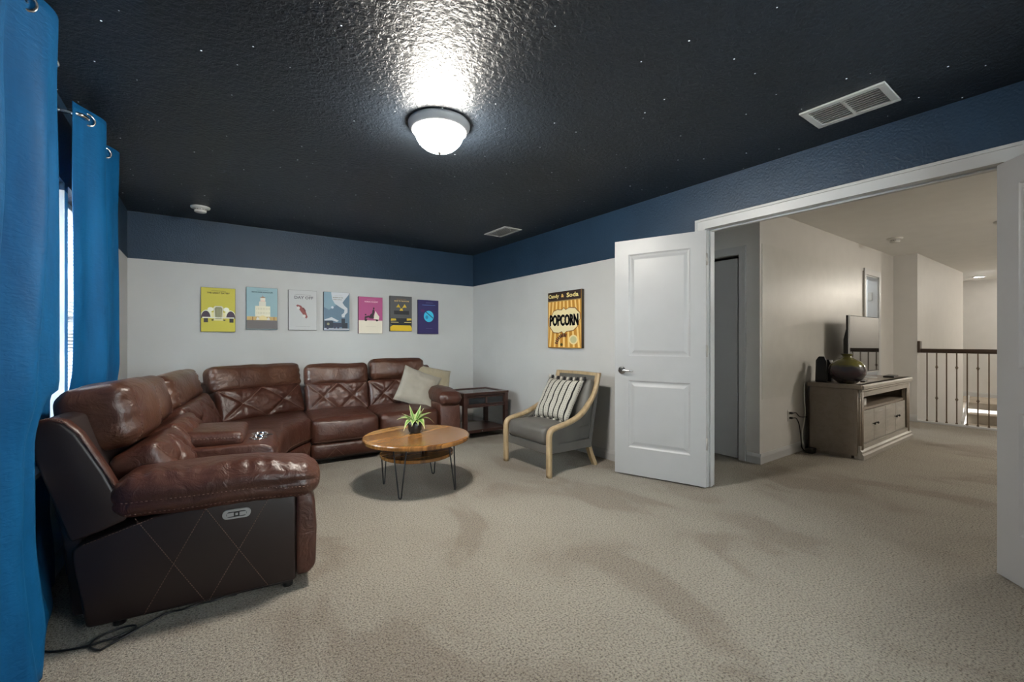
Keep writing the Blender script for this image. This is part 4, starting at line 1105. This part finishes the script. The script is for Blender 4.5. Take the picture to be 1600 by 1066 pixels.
sc2 = [((196, 188, 172), rect(0, 0, 1, .54)), ((45, 30, 38), ell(.30, .56, .055, .055)), ((45, 30, 38), ell(.76, .56, .055, .055)), ((50, 30, 40), [(.24, .60), (.40, .66), (.48, .62), (.64, .62), (.66, .70), (.52, .70), (.42, .74), (.26, .70)]), ((196, 188, 176), [(.62, .60), (.84, .58), (.86, .70), (.76, .84), (.70, .94), (.66, .80)]), ((40, 28, 36), [(.44, .68), (.60, .68), (.66, .88), (.64, 1.0), (.58, .98), (.56, .84), (.48, .78)]), ((40, 28, 36), ell(.625, 1.04, .035, .04)), ((40, 28, 36), rect(.26, .74, .32, .80))]
picture('canvas_print', 'magenta and cream canvas print of a scooter rider', 'picture', (1.731, BY-.001, 1.498), 0, .308, .468, (150, 68, 110), (60, 35, 48), sc2+small(.52, 1.38, .34, (180, 120, 150))+small(.5, .28, .4, (165, 158, 145)), [('ROMAN HOLIDAY', .52, 1.30, .56, .055, (200, 165, 180), 0)], G)
yl = (190, 160, 50)
nc = [(yl, [(.28, 1.02), (.42, 1.02), (.48, .98), (.38, 1.17)]), (yl, [(.54, .98), (.62, 1.02), (.76, 1.02), (.66, 1.17)]), (yl, [(.48, .98), (.55, .98), (.60, .86), (.42, .86)]), ((35, 34, 38), rect(.18, .72, .86, .88)), ((35, 34, 38), rect(.02, .30, .98, .56)), ((32, 31, 34), rect(.08, .20, .96, .34)),
      (yl, [(.04, .44), (.28, .46), (.26, .54), (.05, .54)]), (yl, [(.76, .46), (.97, .48), (.97, .56), (.76, .56)]), ((190, 170, 110), rect(.05, .37, .38, .40)), ((190, 170, 110), rect(.64, .37, .96, .40)), ((195, 162, 35), [(.0, .02), (1, .02), (1, .16), (.92, .26), (.12, .26), (.0, .18)])]
picture('canvas_print', 'dark grey and yellow canvas print of a car front, sixth in the row', 'picture', (2.135, BY-.001, 1.532), 0, .304, .468, (72, 72, 74), (40, 38, 32), nc+small(.5, 1.37, .42, (170, 120, 60)), [('BACK TO THE FUTURE', .52, 1.29, .66, .055, (205, 170, 110), 0)], G)
bd = [((50, 165, 195), ell(.52, .78, .24, .25)), ((42, 38, 90), [(.66, .72), (.80, .58), (.72, .68)]), ((30, 60, 100), [(.34, .98), (.38, 1.00), (.74, .72), (.70, .70)]), ((36, 120, 160), ell(.42, .74, .07, .08)), ((75, 30, 80), ell(.22, 1.02, .10, .06))]
picture('canvas_print', 'purple-blue canvas print with a bright cyan disc, rightmost in the row', 'picture', (2.527, BY-.001, 1.501), 0, .306, .468, (42, 36, 82), (30, 27, 55), bd+small(.55, 1.38, .34, (120, 130, 175))+small(.5, 1.28, .62, (95, 130, 190))+small(.5, 1.265, .62, (95, 130, 190))+small(.5, .24, .3, (90, 85, 130)), [], G)
# popcorn sign
OR = (165, 115, 35); CRM = (205, 175, 105)
ly = []
for i in range(9):
    c = .5+(i-4)*.115
    ly.append((CRM, [(.5+(c-.5)*1.25-.028, .02), (.5+(c-.5)*1.25+.028, .02), (.5+(c-.5)*.95+.022, 1.24), (.5+(c-.5)*.95-.022, 1.24)]))
ly = [(c, [(min(.985, max(.015, x)), y) for x, y in p]) for c, p in ly]
ly += [((38, 24, 20), rect(.0, 1.26, 1, 1.5)), ((140, 112, 70), rect(.0, 1.24, 1, 1.262))]
cloud = [(.04, .60), (.10, .52), (.18, .42), (.34, .40), (.44, .44), (.50, .37), (.58, .44), (.78, .46), (.90, .56), (.93, .68), (.98, .76), (.97, .90), (.90, .96), (.84, 1.03), (.66, 1.05), (.56, 1.0), (.50, 1.06), (.44, 1.0), (.30, 1.02), (.18, .98), (.12, .86), (.03, .80)]
ly += [((110, 70, 30), [(.5+(x-.5)*1.0, .72+(y-.72)*1.06) for x, y in cloud]), ((198, 185, 145), [(.5+(x-.5)*.965, .72+(y-.72)*.99) for x, y in cloud])]
ly += [((198, 180, 135), ell(.78, .22, .125, .125)), ((165, 160, 120), ell(.78, .22, .09, .09))]
for k in range(9):
    a = 2.9-k*.19; cx, cy = .52+.25*math.cos(a), .06+.28*math.sin(a)
    ly.append(((78, 30, 24) if k % 2 == 0 else (40, 24, 22), rotp(rect(cx-.045, cy-.018, cx+.045, cy+.018), a, (cx, cy))))
ly.append(((60, 55, 20), ell(.44, .09, .04, .04)))
ps_ = picture('wall_sign', 'vintage orange striped popcorn sign hanging above the grey armchair', 'sign', (RX-.001, 3.556, 1.405), -PI/2, .545, .625, OR, (60, 52, 42), ly,
        [('Candy', .20, 1.375, .33, .13, (215, 190, 125), .0), ('&', .47, 1.385, .08, .09, (200, 165, 90), 0), ('Soda', .76, 1.385, .34, .12, (215, 190, 125), .0), ('POPCORN', .5, .735, .84, .30, (22, 26, 34), .0), ('POPCORN', .508, .735, .84, .30, (22, 26, 34), .0), ('POPCORN', .492, .735, .84, .31, (22, 26, 34), .0)], None, .038)
dk = MB()

# ------------------------------------------------------------------ media console in the hall
md = thing('media_console', 'greige wooden media console with an open shelf against the hall wall', 'cabinet', (6.12, 1.73, 0))
X0, X1, Y0, Y1 = -.87, .87, -.24, .22
cb_ = MB(); cb_.box((X0, Y0+.06, .03), (X0+.03, Y1, .69), .003); cb_.box((X1-.03, Y0+.06, .03), (X1, Y1, .69), .003); cb_.box((X0, Y1-.015, .03), (X1, Y1, .69)); cb_.box((X0+.03, Y0+.05, .09), (X1-.03, Y1, .12)); cb_.box((X0+.03, Y0+.05, .46), (X1-.03, Y1, .485)); cb_.box((X0, Y0+.08, .0), (X1, Y1-.02, .03))
cb_.obj('carcass', 'greige', md)
MB().box((X0-.01, Y0-.005, .69), (X1+.01, Y1+.005, .735), .008, 3).obj('top', 'greige', md)
for s, xx in ((-1, X0), (1, X1)):
    pl_ = MB()
    for k in range(5):
        c = xx-s*(.012+.022*k) if False else xx - s*(.014+.022*k)
        pl_.tube([(c, Y0+.045-.03*math.sin(PI*(k+.5)/6.5), .06), (c, Y0+.045-.03*math.sin(PI*(k+.5)/6.5), .69)], .0125, 12)
    a_, b_ = sorted((xx-s*.001, xx-s*.12)); pl_.box((a_, Y0+.035, .031), (b_, Y0+.0605, .689))
    pl_.obj('fluted_pilaster', 'greige', md)
tm = MB(); tm.prism([(Y0-.005, .735), (Y0-.018, .72), (Y0-.018, .695), (Y0-.004, .685), (Y0-.004, .67), (Y0+.012, .66), (Y0+.012, .61), (Y0+.05, .61), (Y0+.05, .735)], X0+.02, X1-.02, 'x'); tm.obj('cornice', 'greige_front', md)
bm_ = MB(); bm_.prism([(Y0-.018, .0), (Y0-.018, .04), (Y0-.006, .055), (Y0-.006, .075), (Y0+.01, .09), (Y0+.01, .13), (Y0+.06, .13), (Y0+.06, .0)], X0+.01, X1-.01, 'x'); bm_.obj('plinth', 'greige_front', md)
dw = (X1-X0-.25)/4
for k in range(4):
    a_ = X0+.125+k*dw
    d_ = MB(); d_.box((a_+.003, Y0+.03, .135), (a_+dw-.003, Y0+.048, .458), .003); d_.box((a_+.045, Y0+.0285, .175), (a_+dw-.045, Y0+.032, .42), .002)
    do = d_.obj('door', 'greige_front', md)
    kx = a_+dw-.05 if k % 2 == 0 else a_+.05
    kb = MB(); kb.lathe([(0, 0), (.006, 0), (.005, .012), (.012, .018), (.013, .024), (.008, .030), (0, .031)], 14, X=Matrix.Translation((kx, Y0+.030, .31)) @ Matrix.Rotation(PI/2, 4, 'X')); kb.obj('knob', 'black_metal', do)
bx = MB(); bx.box((-.55, Y0+.10, .485), (-.35, Y0+.28, .56), .006); bxo = bx.obj('game_box', 'white_plastic', loc=(6.12, 1.73, 0)); tag(bxo, 'small white electronics box on the open shelf of the media console', 'electronics')
# television
tv = thing('television', 'flat screen television on the media console, reflecting the stair railing', 'television', (6.385, 1.775, .735))
MB().box((-.50, -.0, .065), (.50, .035, .725), .006).obj('casing', 'black_plastic', tv)
bk_ = MB(); bk_.prism([(.03, .10), (.055, .12), (.085, .30), (.085, .45), (.05, .62), (.03, .66)], -.42, .42, 'x', .005); bk_.obj('rear_housing', 'black_plastic', tv)
MB().box((-.490, -.003, .078), (.490, -.0005, .716)).obj('screen', 'tv_glass', tv)
MB().box((-.505, -.004, .062), (-.498, .012, .728), .001).obj('bezel', 'chrome', tv)
bz = MB(); bz.box((-.50, -.005, .060), (.50, .0, .070), .001); bz.box((.497, -.004, .062), (.503, .010, .728), .001); bz.obj('bezel', 'chrome', tv)
stn = MB(); stn.box((-.06, .01, .01), (.06, .04, .09), .004); stn.lathe([(0, .0), (.16, .0), (.16, .006), (.15, .012), (0, .014)], 32, X=Matrix.Diagonal((1.4, .62, 1, 1))); stn.obj('stand', 'grey_plastic', tv)
vs_ = MB(); vs_.lathe([(0, 0), (.075, 0), (.085, .008), (.125, .045), (.155, .095), (.160, .135), (.150, .180), (.120, .222), (.080, .248), (.050, .262), (.040, .272), (.040, .283), (.052, .296), (.058, .302), (.052, .303), (.036, .288), (.034, .27), (0, .268)], 56)
vo = vs_.obj('vase', 'vase', loc=(5.385, 1.645, .7355)); tag(vo, 'round dark glazed vase with an olive green shoulder on the media console', 'vase')
for q, (x, y, w, h, rz) in enumerate(((5.34, 1.86, .055, .27, .25), (5.47, 1.845, .075, .235, -.1))):
    s_ = MB(); X = Matrix.Translation((x, y, .7355)) @ Matrix.Rotation(rz, 4, 'Z'); s_.prism([(-.05, 0), (.05, 0), (.045, h*.85), (.02, h), (-.03, h), (-.05, h*.8)], -w/2, w/2, 'x', .008, 3, smooth=True)
    o = s_.obj('desktop_speaker', 'black_plastic'); o.matrix_world = X
    tag(o, ('slim dark speaker nearest the wall end of the media console, left of the vase', 'squat dark speaker half hidden behind the vase on the media console')[q], 'speaker')
    g = MB(); g.prism([(-.052, .02), (-.0525, .02), (-.0475, h*.78), (-.047, h*.78)], -w/2+.008, w/2-.008, 'x'); g.obj('grille', 'vent_dark', o)
rm = MB(); rm.box((-.09, -.02, 0), (.09, .02, .016), .005, 2); rmo = rm.obj('remote_control', 'black_plastic', loc=(5.72, 1.60, .7352)); rmo.rotation_euler = (0, 0, .15); tag(rmo, 'black remote control lying on the media console beside the vase', 'remote control')
mx = MB(); mx.box((-.15, -.05, 0), (.15, .05, .022), .006, 2); mxo = mx.obj('streaming_box', 'black_plastic', loc=(6.72, 1.62, .7352)); mxo.rotation_euler = (0, 0, .1); tag(mxo, 'flat black box at the far end of the media console top', 'electronics')
# outlet and cords
ot = thing('wall_outlet', 'white wall outlet with two black plugs left of the media console', 'outlet', (4.92, 1.999, .40))
MB().box((-.036, -.006, -.058), (.036, 0, .058), .003).obj('cover_plate', 'white_plastic', ot)
for z, r in ((.028, .9), (-.022, 1.2)): MB().box((-.014, -.034, z-.011), (.014, -.006, z+.011), .004).obj('plug', 'black_plastic', ot)
def cord(name, label, pts, r, m):
    P = [Vector(p) for p in pts]; out = []
    for i in range(len(P)-1):
        a_, b_, c_, d_ = P[max(i-1, 0)], P[i], P[i+1], P[min(i+2, len(P)-1)]
        for k in range(8):
            t = k/8; out.append(.5*((2*b_)+(c_-a_)*t+(2*a_-5*b_+4*c_-d_)*t*t+(-a_+3*b_-3*c_+d_)*t**3))
    out.append(P[-1]); mb = MB(); mb.tube(out, r, 7); o = mb.obj(name, m, md, origin=(6.12, 1.73, 0)); o['label'] = label; return o
cord('power_cord', 'black cord running straight from the upper plug to the console back', [(4.92, 1.965, .428), (4.96, 1.95, .43), (5.03, 1.95, .39), (5.12, 1.955, .37), (5.236, 1.96, .36)], .0055, 'black_plastic')
cord('power_cord', 'black cord sagging from the lower plug down to the carpet', [(4.92, 1.965, .378), (4.97, 1.95, .37), (5.04, 1.95, .29), (5.08, 1.95, .15), (5.10, 1.95, .06), (5.16, 1.95, .012)], .0055, 'black_plastic')
cord('white_cable', 'pale cable hanging in a loop behind the left side of the media console', [(5.235, 1.972, .72), (5.20, 1.965, .68), (5.19, 1.96, .55), (5.21, 1.96, .42), (5.18, 1.96, .30), (5.13, 1.96, .18), (5.15, 1.96, .08), (5.20, 1.96, .012)], .005, 'white_plastic')
pw = MB(); pw.box((-.05, -.04, 0), (.05, .03, .05), .008, 2); pwo = pw.obj('power_brick', 'black_plastic', loc=(5.17, 1.90, 0)); tag(pwo, 'black power brick on the carpet beside the media console', 'power brick')
